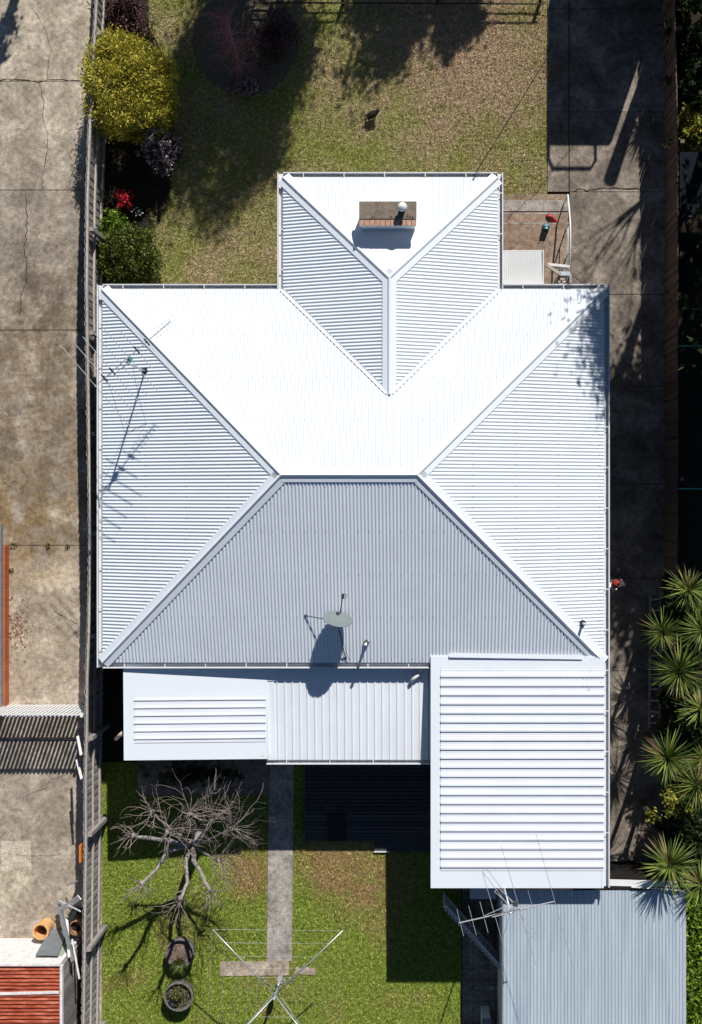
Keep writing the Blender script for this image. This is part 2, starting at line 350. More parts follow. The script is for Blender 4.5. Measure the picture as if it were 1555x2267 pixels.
def branch(mb, p, d, L, r, depth, kids=3, spread=0.6, n=5, up=0.1, taper=0.6, tips=None, wob=0.12, short=0.72):
    pts = [Vector(p)]; rs = [r]; d = Vector(d).normalized(); k = 4
    for i in range(k):
        d = (d + Vector([random.uniform(-wob, wob) for _ in range(3)]) + Vector((0, 0, up * 0.1))).normalized()
        pts.append(pts[-1] + d * L / k); rs.append(r * (1 - (1 - taper) * (i + 1) / k))
    mb.tube(pts, rs, n)
    if depth <= 0:
        if tips is not None: tips.append(pts[-1])
        return
    for j in range(kids):
        nd = (d + Vector([random.uniform(-spread, spread) for _ in range(3)])).normalized(); nd.z += up
        i = 4 if j == 0 else random.choice((2, 3, 4))
        branch(mb, pts[i], nd, L * short * random.uniform(0.7, 1.15), rs[i] * 0.75, depth - 1, kids, spread, max(3, n - 1), up, taper, tips, wob, short)

# ------------------------------------------------------------ setting
def structure(name, mb, mat): return tag(mb.build(name, mat), kind='structure')
def rect(px0, px1, py0, py1): return GX(px0), GX(px1), GY(py1), GY(py0)
gm = MB(); gm.box(-220, 220, -220, 220, -0.5, -0.03); structure('ground', gm, M['soil'])
# left driveway in slabs with joints and cracks
dl = MB(); ys = [-60, 180, 421, 731, 1207, 1640, 2420]; ys[0] = -700
edge = GX(226)
for a, b in zip(ys[:-1], ys[1:]):
    dl.box(-15, edge, GY(b) + 0.009, GY(a) - 0.009, -0.2, 0.03)
drive_l = structure('concrete_driveway', dl, M['drive'])
dirt = MB(); dirt.box(-14.9, edge - 0.05, -14, 19, -0.1, 0.018); structure('joint_dirt', dirt, M['crack'])
def ribbon(mb, pts, w, z, jit=2.2, sub=5, wvar=0.5):
    """thin irregular crack along a polyline given in frame pixels on the ground"""
    P2 = []
    for (x0, y0), (x1, y1) in zip(pts[:-1], pts[1:]):
        for k in range(sub):
            t = k / sub; P2.append((x0 + (x1 - x0) * t + random.uniform(-jit, jit), y0 + (y1 - y0) * t + random.uniform(-jit, jit)))
    P2.append(pts[-1]); n0 = len(mb.v)
    for i, (x, y) in enumerate(P2):
        a = P2[max(0, i - 1)]; b = P2[min(len(P2) - 1, i + 1)]
        dx, dy = b[0] - a[0], -(b[1] - a[1]); l = math.hypot(dx, dy) or 1; ww = w * random.uniform(1 - wvar, 1 + wvar) / 2
        X, Y = GX(x), GY(y); mb.v += [(X - dy / l * ww, Y + dx / l * ww, z), (X + dy / l * ww, Y - dx / l * ww, z)]
    for i in range(len(P2) - 1): mb.f.append((n0 + 2 * i, n0 + 2 * i + 1, n0 + 2 * i + 3, n0 + 2 * i + 2))
cr = MB()
ribbon(cr, [(80, 30), (105, 70), (112, 110), (106, 175)], 0.0099, 0.034)
ribbon(cr, [(0, 177), (45, 176), (85, 182), (110, 176), (185, 180)], 0.0165, 0.0345)
ribbon(cr, [(87, 182), (97, 220), (97, 260), (108, 305), (104, 350), (95, 395), (94, 421)], 0.0121, 0.034)
ribbon(cr, [(58, 425), (60, 470), (60, 510), (54, 560), (62, 580), (60, 620), (48, 660), (46, 700)], 0.0165, 0.034)
ribbon(cr, [(44, 780), (58, 820), (62, 860), (66, 925)], 0.0066, 0.034)
ribbon(cr, [(120, 1350), (160, 1375), (172, 1382)], 0.0165, 0.034)
ribbon(cr, [(60, 1760), (100, 1745), (115, 1725), (150, 1715)], 0.0088, 0.034)
ribbon(cr, [(20, 1893), (70, 1894), (130, 1892)], 0.0066, 0.034)
tag(cr.build('crack', M['crack'], drive_l), 'thin dark wandering cracks in the old concrete')
rp = MB(); rp.poly([(GX(2), GY(1862)), (GX(4), GY(1928)), (GX(71), GY(1926)), (GX(68), GY(1861))], 0.0, 0.0335); structure('concrete_patch', rp, concrete('pale repair concrete', (0.42, 0.37, 0.29), (0.56, 0.5, 0.4), (0.66, 0.6, 0.5), 2.0))
# front lawn, back lawn and beds
lf = MB(); lf.box(GX(222), GX(1212), GY(460), 20, -0.2, 0.0); lf.box(GX(222), GX(700), GY(720), GY(460), -0.2, 0.0); structure('front_lawn', lf, M['lawnF'])
lb = MB(); lb.box(GX(226), GX(1022), -16, GY(1688), -0.2, 0.0); structure('back_lawn', lb, M['lawnB'])
bed = MB(); bc = P(545, 92); bed.poly([(bc.x + 1.28 * math.cos(t * 0.1963) * (1 + 0.03 * math.sin(t * 1.7)), bc.y + 1.3 * math.sin(t * 0.1963)) for t in range(32)], -0.1, 0.035); structure('mulch_bed', bed, M['mulch'])
bed2 = MB(); bed2.poly([(GX(228), GY(640)), (GX(330), GY(640)), (GX(335), GY(520)), (GX(375), GY(460)), (GX(385), GY(320)), (GX(385), GY(160)), (GX(330), GY(60)), (GX(330), GY(-200)), (GX(228), GY(-200))], -0.1, 0.012)
structure('garden_bed', bed2, M['soil'])
# right driveway
dr = MB(); ys = [-700, 20, 248, 425, 652, 855, 1072, 1280, 1485, 1700, 1907]
for a, b in zip(ys[:-1], ys[1:]):
    y0, y1 = GY(b) + 0.008, GY(a) - 0.008
    if b <= 425:
        dr.box(GX(1213), GX(1259), y0, y1, -0.2, 0.03); dr.box(GX(1261.5), GX(1478), y0, y1, -0.2, 0.03)
    else: dr.box(GX(1262), GX(1478), y0, y1, -0.2, 0.03)
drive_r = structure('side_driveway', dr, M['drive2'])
dirt = MB(); dirt.box(GX(1214), GX(1477), GY(424), 19, -0.1, 0.018); dirt.box(GX(1263), GX(1477), GY(1904), GY(426), -0.1, 0.018); structure('joint_dirt', dirt, M['crack'])
cr = MB(); ribbon(cr, [(1265, 424), (1290, 418), (1297, 424), (1345, 416), (1420, 420)], 0.03, 0.034)
ribbon(cr, [(1268, 610), (1290, 630), (1310, 652)], 0.012, 0.034); tag(cr.build('crack', M['crack'], drive_r), 'dark crack across the side driveway')
ap = MB(); ap.box(GX(1108), GX(1260), GY(456), GY(430), -0.1, 0.02); structure('earth_strip', ap, M['crack'] if False else M['porch'])
# back path, pavers, patio
pth = MB(); pth.poly([(GX(646), GY(2128)), (GX(652), GY(1600)), (GX(598), GY(1600)), (GX(591), GY(2128))][::-1], -0.1, 0.02)
structure('garden_path', pth, M['path']); pth = MB(); M['paver'] = concrete('sandy paver', (0.3, 0.24, 0.18), (0.46, 0.38, 0.3), (0.6, 0.52, 0.42), 4)
pth.poly([(GX(640), GY(2159)), (GX(640), GY(2128.5)), (GX(488), GY(2129)), (GX(487), GY(2161)), (GX(540), GY(2160))][::-1], -0.1, 0.021)
pth.poly([(GX(699), GY(2159)), (GX(701), GY(2143)), (GX(656), GY(2141)), (GX(652), GY(2156))][::-1], -0.1, 0.021); structure('sandy_pavers', pth, M['paver'])
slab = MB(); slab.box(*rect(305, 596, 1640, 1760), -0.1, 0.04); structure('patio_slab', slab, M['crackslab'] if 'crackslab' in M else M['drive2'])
pv = MB()
for i in range(6):
    for j in range(16):
        x0 = 1024 + i * 13.6 * 1.8; y0 = 1905 + j * 24
        if x0 < 1105: pv.box(GX(x0), GX(x0 + 23.6), GY(y0 + 23), GY(y0), -0.1, 0.02 + random.uniform(0, 0.006))
for i in range(4):
    pv.box(GX(955 + i * 17.4), GX(955 + i * 17.4 + 16.6), GY(1960), GY(1905), -0.1, 0.02)
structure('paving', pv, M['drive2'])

# ------------------------------------------------------------ sheets with a rib profile
def prof_sine(u0, u1, pitch=0.0762, amp=0.0125, k=8):
    n = int((u1 - u0) / pitch * k); us = np.linspace(u0, u1, max(n, 2)); return us, amp * np.sin(2 * np.pi * us / pitch)
def prof_rib(u0, u1, pitch, top, side, h, start=None):
    us = [u0]; dz = [0.0]; c = (u0 + pitch / 2) if start is None else start
    while c + top / 2 + side < u1:
        for o, z in ((-top / 2 - side, 0), (-top / 2, h), (top / 2, h), (top / 2 + side, 0)): us.append(c + o); dz.append(z)
        # two small stiffening pleats in every pan
        for q in (0.36, 0.64):
            m = c + pitch * q
            if m + 0.012 < u1 and pitch > 0.18:
                for o, z in ((-0.012, 0), (0, 0.0035), (0.012, 0)): us.append(m + o); dz.append(z)
        c += pitch
    us.append(u1); dz.append(0.0); return np.array(us), np.array(dz)
def sheet(mb, prof, rng_v, zf, axis, segs=1):
    """axis 'x': ribs run along x (u = y); axis 'y': ribs run along y (u = x)"""
    us, dz = prof; n0 = len(mb.v); ok = []
    for u, h in zip(us, dz):
        a, b = rng_v(u)
        for k in range(segs + 1):
            v = a + (b - a) * k / segs; x, y = (v, u) if axis == 'x' else (u, v)
            mb.v.append((x, y, zf(x, y) + h))
        ok.append(abs(b - a) > 1e-4)
    m = segs + 1
    for i in range(len(us) - 1):
        if not (ok[i] or ok[i + 1]): continue
        for k in range(segs):
            a = n0 + i * m + k; f = (a, a + m, a + m + 1, a + 1); mb.f.append(f if axis == 'y' else f[::-1])
    return mb
T = 0.364; ZE = 2.7
X0, X1, YS, YN = -7.08, 4.03, -3.67, 4.59
HALF = (YN - YS) / 2; YR = (YN + YS) / 2; ZR = ZE + HALF * T
W0, W1, WN = -3.08, 1.67, 7.07
WH = (W1 - W0) / 2; WX = (W0 + W1) / 2; ZW = ZE + WH * T; WA = WN - WH; WE = YN - WH
house = thing('house', (-1.5, 0.5, 0), 'house with a large white corrugated steel hip roof, in the middle of the view', 'house')
roofs = {}
roofs['w'] = sheet(MB(), prof_sine(YS, YN, amp=0.0105), lambda y: (X0, X0 + max(0, min(y - YS, YN - y))), lambda x, y: ZE + (x - X0) * T, 'x')
roofs['e'] = sheet(MB(), prof_sine(YS, YN, amp=0.0105), lambda y: (X1 - max(0, min(y - YS, YN - y)), X1), lambda x, y: ZE + (X1 - x) * T, 'x')
roofs['s'] = sheet(MB(), prof_sine(X0, X1, amp=0.0108), lambda x: (YS, YS + max(0, min(x - X0, X1 - x, HALF))), lambda x, y: ZE + (y - YS) * T, 'y')
roofs['n'] = sheet(MB(), prof_sine(X0, X1), lambda x: (YN - max(0, min(x - X0, X1 - x, HALF)), YN - max(0, WH - abs(x - WX))), lambda x, y: ZE + (YN - y) * T, 'y')
roofs['ww'] = sheet(MB(), prof_sine(WE, WN, amp=0.0108), lambda y: (W0 + max(0, YN - y), min(WX, W0 + WN - y) if y > WA else WX), lambda x, y: ZE + (x - W0) * T, 'x')
roofs['we'] = sheet(MB(), prof_sine(WE, WN, amp=0.0108), lambda y: (max(WX, W1 - (WN - y)) if y > WA else WX, W1 - max(0, YN - y)), lambda x, y: ZE + (W1 - x) * T, 'x')
roofs['wn'] = sheet(MB(), prof_sine(W0, W1), lambda x: (WN - max(0, min(x - W0, W1 - x)), WN), lambda x, y: ZE + (WN - y) * T, 'y')
allr = MB()
for m in roofs.values(): allr.add(m.v, m.f)
roof = allr.build('roof', M['roof'], house, smooth=True)
def lift(p, dz): return Vector((p[0], p[1], p[2] + dz))
def cap(a, b, n1, n2, w=0.165, dz=0.022):
    """folded ridge or hip capping; n1, n2 point down the two slopes"""
    mb = MB(); a = Vector(a); b = Vector(b); n1 = Vector(n1).normalized() * w; n2 = Vector(n2).normalized() * w; up = Vector((0, 0, 1))
    r = 0.028; prof = [n1, n1 / w * (r + 0.02), n1 / w * r + up * 0.018, n1 / w * r * 0.5 + up * 0.034, up * 0.04, n2 / w * r * 0.5 + up * 0.034, n2 / w * r + up * 0.018, n2 / w * (r + 0.02), n2]
    lip = [n1 - up * 0.022] + prof + [n2 - up * 0.022]; n0 = 0
    for q in (a, b):
        for p in lip: mb.v.append(tuple(q + p + up * dz))
    k = len(lip)
    for i in range(k - 1): mb.f.append((i, i + 1, i + 1 + k, i + k))
    return mb
wd = Vector((-1, 0, -T)); ed = Vector((1, 0, -T)); nd = Vector((0, 1, -T)); sd = Vector((0, -1, -T))
def hipn(down1, down2, a, b):
    """directions lying in each slope, square to the hip line"""
    h = (Vector(b) - Vector(a)).normalized(); r = []
    for d in (down1, down2):
        d = d.normalized(); q = d - h * d.dot(h); r.append(q.normalized())
    return r
L, Rr = (X0 + HALF, YR, ZR), (X1 - HALF, YR, ZR)
caps = [((X0, YN, ZE), L, wd, nd), ((X0, YS, ZE), L, wd, sd), ((X1, YN, ZE), Rr, ed, nd), ((X1, YS, ZE), Rr, ed, sd),
        ((W0, WN, ZE), (WX, WA, ZW), wd, nd), ((W1, WN, ZE), (WX, WA, ZW), ed, nd)]
for a, b, d1, d2 in caps:
    q1, q2 = hipn(d1, d2, a, b); cap(a, b, q1, q2).build('hip_cap', M['cap'], roof)
cap(L, Rr, nd, sd, 0.16, 0.026).build('ridge_cap', M['cap'], roof)
cap((WX, WA, ZW), (WX, WE - 0.02, ZW), wd, ed, 0.16, 0.026).build('ridge_cap', M['cap'], roof)
# valleys: a narrow tray each side under the sheet ends
for sx in (-1, 1):
    a = Vector((WX + sx * WH, YN, ZE + 0.004)); b = Vector((WX, WE, ZW + 0.004)); v = MB()
    q = Vector((-sx, 0, 0)); 
    for p in (a, b): v.v += [tuple(p + Vector((sx * 0.085, -0.0, 0.022))), tuple(p + Vector((0, 0, 0.008))), tuple(p + Vector((0, 0.045, 0.016)))]
    v.f += [(0, 1, 4, 3), (1, 2, 5, 4)]; v.build('valley_flashing', M['cap'], roof)
# flat apron tray round the chimney
def nz(x, y): return ZE + (WN - y) * T
fl = MB(); pts = [(-1.6, 6.42), (0.16, 6.42), (0.16, 5.62), (-0.42, 5.12), (-0.56, 4.92), (WX, 4.82), (-0.85, 4.92), (-0.99, 5.12), (-1.57, 5.68)]
n = len(pts); fl.v = [(x, y, nz(x, y) + 0.016) for x, y in pts]; fl.f = [tuple(range(n))[::-1]]; fl.build('chimney_flashing', M['cap'], roof)
# screw heads on every third rib
sm_ = MB(); st_ = 0.0762 * 3
def scr(x, y, z): sm_.box(x - 0.009, x + 0.009, y - 0.009, y + 0.009, z, z + 0.008)
x = math.ceil(X0 / st_) * st_ + 0.019
while x < X1:
    lim = min(x - X0, X1 - x, HALF) - 0.2
    for k in range(5):
        t = 0.1 + k * 0.95
        if t < lim: scr(x, YS + t, ZE + t * T + 0.008)
        if t < lim and abs(x - WX) > WH - t + 0.1: scr(x, YN - t, ZE + t * T + 0.01)
    x += st_
y = math.ceil(YS / st_) * st_ + 0.019
while y < YN:
    lim = min(y - YS, YN - y) - 0.2
    for k in range(5):
        t = 0.1 + k * 0.95
        if t < lim: scr(X0 + t, y, ZE + t * T + 0.008); scr(X1 - t, y, ZE + t * T + 0.008)
    y += st_
tag(sm_.build('roof_screws', M['gutin'], house), kind='stuff')
# gutters
def gutter(a, b, out, z=ZE, w=0.115, parent=roof, step=0.9, e0=0.0, e1=0.0):
    a = Vector((a[0], a[1], 0)); b = Vector((b[0], b[1], 0)); out = Vector((out[0], out[1], 0)); d = (b - a).normalized()
    a = a - d * e0; b = b + d * e1; g = MB(); zz = lambda p, h: Vector((p.x, p.y, h))
    def strip(o0, o1, z0, z1):
        vs = [zz(a + out * o0, z0), zz(a + out * o1, z0), zz(a + out * o1, z1), zz(a + out * o0, z1), zz(b + out * o0, z0), zz(b + out * o1, z0), zz(b + out * o1, z1), zz(b + out * o0, z1)]
        g.add(vs, [(0, 1, 2, 3), (4, 7, 6, 5), (0, 4, 5, 1), (1, 5, 6, 2), (2, 6, 7, 3), (3, 7, 4, 0)])
    strip(-0.05, -0.035, z - 0.13, z - 0.03); strip(-0.035, w - 0.012, z - 0.13, z - 0.12); strip(w - 0.012, w, z - 0.13, z - 0.012); strip(w, w + 0.014, z - 0.035, z - 0.009)
    o = g.build('gutter', M['gutter'], parent); n = int((b - a).length / step)
    for k in range(n):
        p = a + d * (0.45 + k * step)
        if (p - b).length < 0.15: continue
        m = MB(); m.bar(zz(p - out * 0.03, z - 0.022), zz(p + out * w, z - 0.012), 0.022, 0.006); m.build('gutter_strap', M['gutter'], parent)
    return o
G = 0.115
gutter((X0, YS), (X0, YN), (-1, 0), e0=G, e1=G); gutter((X0, YN), (W0 - G, YN), (0, 1), e0=-0.0)
gutter((W0, YN), (W0, WN), (-1, 0), e0=-0.0, e1=G); gutter((W0, WN), (W1, WN), (0, 1)); gutter((W1, WN), (W1, YN), (1, 0), e0=G, e1=0.0)
gutter((W1 + G, YN), (X1, YN), (0, 1)); gutter((X1, YN), (X1, -8.66), (1, 0), e0=G, e1=0.0); gutter((0.15, YS), (X0, YS), (0, -1))
# walls and openings under the eaves
wl = MB()
e = 0.5
wl.poly([(X0 + e, YS + e), (X1 - e, YS + e), (X1 - e, YN - e), (W1 - e, YN - e), (W1 - e, WN - e), (W0 + e, WN - e), (W0 + e, YN - e), (X0 + e, YN - e)], 0, 2.62)
wall = wl.build('wall', M['wall'], house)
so_ = MB(); so_.poly([(X0 - .03, YS - .03), (X1 + .03, YS - .03), (X1 + .03, YN + .03), (W1 + .03, YN + .03), (W1 + .03, WN + .03), (W0 - .03, WN + .03), (W0 - .03, YN + .03), (X0 - .03, YN + .03)], 2.625, 2.645)
so_.build('soffit', M['whitepaint'], house)
def window(x0, x1, y0, y1, z0=0.95, z1=2.1, d=0.04):
    f = MB().box(x0 - 0.05, x1 + 0.05, y0 - 0.05, y1 + 0.05, z0 - 0.06, z1 + 0.06) if False else MB()
    t = 0.06
    if abs(x1 - x0) > abs(y1 - y0):
        for a, b, c, e_ in ((x0, x1, z0, z0 + t), (x0, x1, z1 - t, z1), (x0, x0 + t, z0 + t, z1 - t), (x1 - t, x1, z0 + t, z1 - t), ((x0 + x1) / 2 - t / 2, (x0 + x1) / 2 + t / 2, z0 + t, z1 - t)): f.box(a, b, y0, y1, c, e_)
        g = MB().box(x0 + t, x1 - t, y0 + 0.015, y1 - 0.015, z0 + t, z1 - t)
    else:
        for a, b, c, e_ in ((y0, y1, z0, z0 + t), (y0, y1, z1 - t, z1), (y0, y0 + t, z0 + t, z1 - t), (y1 - t, y1, z0 + t, z1 - t), ((y0 + y1) / 2 - t / 2, (y0 + y1) / 2 + t / 2, z0 + t, z1 - t)): f.box(x0, x1, a, b, c, e_)
        g = MB().box(x0 + 0.015, x1 - 0.015, y0 + t, y1 - t, z0 + t, z1 - t)
    w = f.build('window', M['whitepaint'], wall); g.build('pane', M['glass'], w)
wx = WN - e
window(-2.2, -0.3, wx, wx + 0.04); window(-6, -4.4, YN - e, YN - e + 0.04); window(X0 + e - 0.04, X0 + e, 1.5, 3.1); window(X0 + e - 0.04, X0 + e, -2.6, -1.2)
window(X1 - e, X1 - e + 0.04, 1.4, 3.0); window(X1 - e, X1 - e + 0.04, -2.4, -1.2); window(-3.5, -2.2, YS + e - 0.04, YS + e)
dm = MB(); dm.box(-1.4, -0.55, YS + e - 0.045, YS + e, 0.05, 2.1); dm.build('door', M['whitepaint'], wall)
dm = MB(); dm.box(2.4, 3.25, YN - e, YN - e + 0.045, 0.5, 2.5); dm.build('door', M['darkwood'], wall)
# chimney
cz = 3.7; cx0, cx1, cy0, cy1 = -1.345, -0.116, 5.79, 6.31
ch = MB(); ch.box(cx0 + 0.035, cx1 - 0.035, cy0 + 0.03, cy1 - 0.03, 2.6, cz - 0.1); ch.box(cx0, cx1, cy0, cy1, cz - 0.1, cz - 0.03); chim = ch.build('chimney', M['cap'], house)
m = MB(); m.box(cx0 + 0.001, cx1 - 0.001, cy0 + 0.13, cy1 - 0.001, cz - 0.03, cz + 0.015); crown_o = m.build('chimney_crown', M['crown'], chim, bevel=0.02)
m = MB(); k = 11
for i in range(k):
    w = (cx1 - cx0) / k; m.box(cx0 + i * w + 0.004, cx0 + (i + 1) * w - 0.004, cy0 - 0.004, cy0 + 0.122, cz - 0.03, cz - 0.002)
m.build('brick_course', M['brickfaded'], chim, bevel=0.006)
m = MB(); m.lathe((-0.418, 6.135, cz), [(0.001, 0.0), (0.07, 0.0), (0.07, 0.2), (0.001, 0.2)], 20); m.build('flue', M['black'], chim, smooth=True)
m = MB(); m.lathe((-0.418, 6.135, cz + 0.23), [(0.0, 0.075), (0.05, 0.06), (0.1, 0.015), (0.1, 0.0), (0.0, 0.0)], 24); m.build('flue_cowl', M['gutter'], chim, smooth=True)
m = MB(); pts = []
for k in range(10): pts.append((random.uniform(-0.7, -0.2), random.uniform(5.95, 6.05), cz + 0.02))
for p in pts: MB().box(p[0], p[0] + 0.03, p[1], p[1] + 0.02, p[2], p[2] + 0.015).build('mortar_crumb', M['crown'], chim)
# vent pipes
def vent(px, py, h, white):
    z = 2.95; p = P(px, py, z); p.z = (ZE + (p.y - YS) * T) if px < 1200 else (ZE + (X1 - p.x) * T)
    m = MB().lathe(p, [(0.001, 0.03), (0.075, 0.025), (0.05, 0.07), (0.04, 0.11)], 4 if white else 7); b = m.build('pipe_boot', M['black'], house)
    m = MB().lathe(p, [(0.03, 0.0), (0.03, h), (0.036, h), (0.036, h + 0.03), (0.0, h + 0.03)], 14); m.build('vent_pipe', M['whitepaint'] if white else M['steel'], b, smooth=True)
vent(811, 1424, 0.36, True); vent(1291, 1380, 0.27, False)

# ------------------------------------------------------------ lean-to roofs and carport
def post(px, py, z, parent, w=0.09):
    p = P(px, py, z); MB().box(p.x - w / 2, p.x + w / 2, p.y - w / 2, p.y + w / 2, 0, z - 0.1).build('post', M['whitepaint'], parent)
def plate(mb, x0, x1, y0, y1, zf, t=0.06):
    c = [(x0, y0), (x1, y0), (x1, y1), (x0, y1)]; vs = [(x, y, zf(x, y)) for x, y in c] + [(x, y, zf(x, y) - t) for x, y in c]
    return mb.add(vs, [(0, 1, 2, 3), (7, 6, 5, 4), (0, 4, 5, 1), (1, 5, 6, 2), (2, 6, 7, 3), (3, 7, 4, 0)])
# A: western flat patio roof
a0 = P(274, 1684, 2.56); a1 = P(592, 1475, 2.5)
zA = lambda x, y: 2.61 - 0.16 * (x - a0.x) / (a1.x - a0.x) - 0.03 * (a1.y - y)
pa = thing('patio_roof', (-5, -4.7, 0), 'flat white patio roof with a wide plain border round a small ribbed panel, leftmost of three', 'patio roof', 'flat roofs behind the house')
m = MB(); plate(m, a0.x, a1.x - 0.01, a0.y, a1.y + 0.12, zA, 0.16); frA = m.build('border_flashing', M['cap'], pa)
pr = P(298, 1645, 2.55); ps = P(588, 1531, 2.5)
us, dz = prof_rib(pr.y, ps.y, 0.173, 0.028, 0.008, 0.024, pr.y + 0.1); m = MB(); sheet(m, (us, dz), lambda u: (pr.x, ps.x), lambda x, y: zA(x, y) + 0.012, 'x')
m.build('rib_panel', M['tray'], pa)
for q in ((300, 1670), (440, 1672), (580, 1672)): post(*q, 2.5, pa)
m = MB(); plate(m, a1.x - 0.0085, P(612, 1500, 2.5).x, P(600, 1508, 2.46).y, a1.y + 0.12, lambda x, y: zA(x, y) - 0.004, 0.12); m.build('end_flashing', M['cap'], pa)
# B: middle lean-to
b0 = P(590, 1683, 2.2); b1 = P(952, 1476, 2.42)
zB = lambda x, y: 2.17 + 0.25 * (y - b0.y) / (b1.y - b0.y)
pb = thing('patio_roof', (-2, -4.7, 0), 'white lean-to patio roof with lengthways ribs and the dish shadow, middle of the three', 'patio roof', 'flat roofs behind the house')
m = MB(); x0 = P(606, 1500, 2.4).x
sheet(m, prof_rib(b0.x + 0.2, P(958, 1500, 2.4).x, 0.168, 0.022, 0.006, 0.022, b0.x + 0.27), lambda u: (b0.y, b1.y + 0.15), zB, 'y'); m.build('roof_sheet', M['tray'], pb)
m = MB(); plate(m, b0.x - 0.01, b0.x + 0.2, b0.y - 0.0, P(600, 1508, 2.4).y, lambda x, y: zB(x, y) + 0.03, 0.05); m.build('side_flashing', M['cap'], pb)
gb = MB()
g_ = gutter((b0.x + 0.0, b0.y), (P(955, 1683, 2.2).x, b0.y), (0, -1), z=2.19, w=0.09, parent=pb, step=0.98)
for q in ((640, 1675), (800, 1675), (940, 1675)): post(*q, 2.15, pb)
# C: carport roof, overlapping the back slope of the house
c0 = P(954, 1966, 2.64); cxr = X1; cN = -3.52
zC = lambda x, y: 2.66 + 0.13 * (y - c0.y) / (cN - c0.y)
pc = thing('carport', (2.1, -6, 0), 'large white carport roof with many sideways ribs, joined to the back right house corner', 'carport', 'flat roofs behind the house')
m = MB(); plate(m, c0.x, cxr, c0.y, cN, zC, 0.13); m.build('border_flashing', M['cap'], pc)
p0 = P(976, 1927, 2.66); p1 = P(976, 1476, 2.78)
m = MB(); sheet(m, prof_rib(p0.y, p1.y, 0.2015, 0.045, 0.012, 0.032, p0.y + 0.1), lambda u: (p0.x, cxr - 0.005), lambda x, y: zC(x, y) + 0.012, 'x'); m.build('roof_sheet', M['tray'], pc)
for q in ((975, 1950), (1320, 1950), (975, 1700), (1320, 1700)): post(*q, 2.6, pc, 0.1)
m = MB(); m.bar((P(995, 1452, 2.8).x, P(995, 1450, 2.8).y, 2.835), (P(1290, 1455, 2.8).x, P(1290, 1455, 2.8).y, 2.815), 0.1, 0.012); m.build('apron_flashing', M['cap'], pc)
# dirt scuffs near the upper right of the carport
m = MB()
for k in range(26):
    q = P(random.gauss(1302, 17), random.gauss(1500, 25), 2.79); q.z = zC(q.x, q.y) + 0.0145
    if q.x > cxr - 0.06: continue
    a = random.uniform(0, 3.1); s_ = random.uniform(0.008, 0.022); m.poly([(q.x + s_ * math.cos(a + t) * random.uniform(.5, 1.4), q.y + s_ * math.sin(a + t) * random.uniform(.3, 1)) for t in (0, 1.2, 2.4, 3.7, 5)], q.z, q.z + 0.002)
tag(m.build('dirt_scuff', M['gutin'], pc), 'small dark scuffs and leaf dirt')
# loose downpipe on lean-to and stub beside it
d = thing('downpipe', P(930, 1493, 2.5), 'short white round downpipe spilling onto the lean-to roof in the corner beside the carport', 'downpipe')
m = MB().tube([P(942, 1474, 2.6), P(934, 1484, 2.55), P(926, 1493, 2.5)], 0.022, 10); m.build('upper_elbow', M['gutter'], d, smooth=True)
m = MB().tube([P(928, 1491, 2.52), P(909, 1510, 2.46)], 0.042, 14); m.build('pipe', M['whitepaint'], d, smooth=True)
d = thing('drain_pipe', P(262, 1630, 1.2), 'short cream pipe end poking out of the shade left of the western patio roof', 'pipe')
m = MB().tube([P(257, 1636, 1.9), P(274, 1621, 2.3)], 0.045, 14); m.build('pipe', simple('cream pipe', (0.75, 0.58, 0.45), 0.6), d, smooth=True)

# ------------------------------------------------------------ deck and steps in the back shade
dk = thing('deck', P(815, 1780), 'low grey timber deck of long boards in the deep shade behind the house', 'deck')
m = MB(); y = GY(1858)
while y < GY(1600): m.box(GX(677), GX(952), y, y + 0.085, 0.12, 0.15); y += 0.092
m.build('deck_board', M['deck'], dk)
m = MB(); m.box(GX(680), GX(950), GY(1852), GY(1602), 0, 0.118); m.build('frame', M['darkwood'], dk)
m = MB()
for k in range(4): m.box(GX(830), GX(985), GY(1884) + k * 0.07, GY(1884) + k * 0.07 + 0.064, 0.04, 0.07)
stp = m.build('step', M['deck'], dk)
m = MB(); m.box(GX(829), GX(863), GY(1885.5), GY(1885.5) + 0.03, 0.0715, 0.08); m.build('step_edge', M['whitepaint'], dk)
# black cushion on deck
m = MB(); m.box(GX(727), GX(766), GY(1858), GY(1798), 0.151, 0.2); tag(m.build('door_mat', M['black'], None, P(746, 1828, 0.151), bevel=0.01), 'black mat lying across the edge of the shaded deck', 'mat')

# ------------------------------------------------------------ entry porch
po = thing('porch', P(1185, 520), 'concrete entry porch with two full width steps between the front wing and the side driveway', 'porch')
m = MB(); m.box(GX(1103), GX(1258), GY(470) - 0.0, GY(446), 0, 0.14); m.build('step', M['path'], po, bevel=0.008)
def PX(px, z): return P(px, 0, z).x
def PYz(py, z): return P(0, py, z).y
m = MB(); m.box(PX(1100, .28), PX(1259, .28), PYz(493, .28), PYz(470.5, .28), 0, 0.28); m.build('step', M['porch'], po, bevel=0.008)
m = MB(); m.box(PX(1095, .42), PX(1260, .42), PYz(640, .42) - 0.25, PYz(493, .42), 0, 0.42); m.build('landing', M['porch'], po, bevel=0.008)
m = MB(); m.box(PX(1100, .28), PX(1259, .28), PYz(470.5, .28) - 0.03, PYz(470.5, .28) + 0.004, 0.281, 0.285); m.box(PX(1095, .42), PX(1260, .42), PYz(493, .42) - 0.025, PYz(493, .42) + 0.004, 0.421, 0.425)
m.build('nosing', M['path'], po)
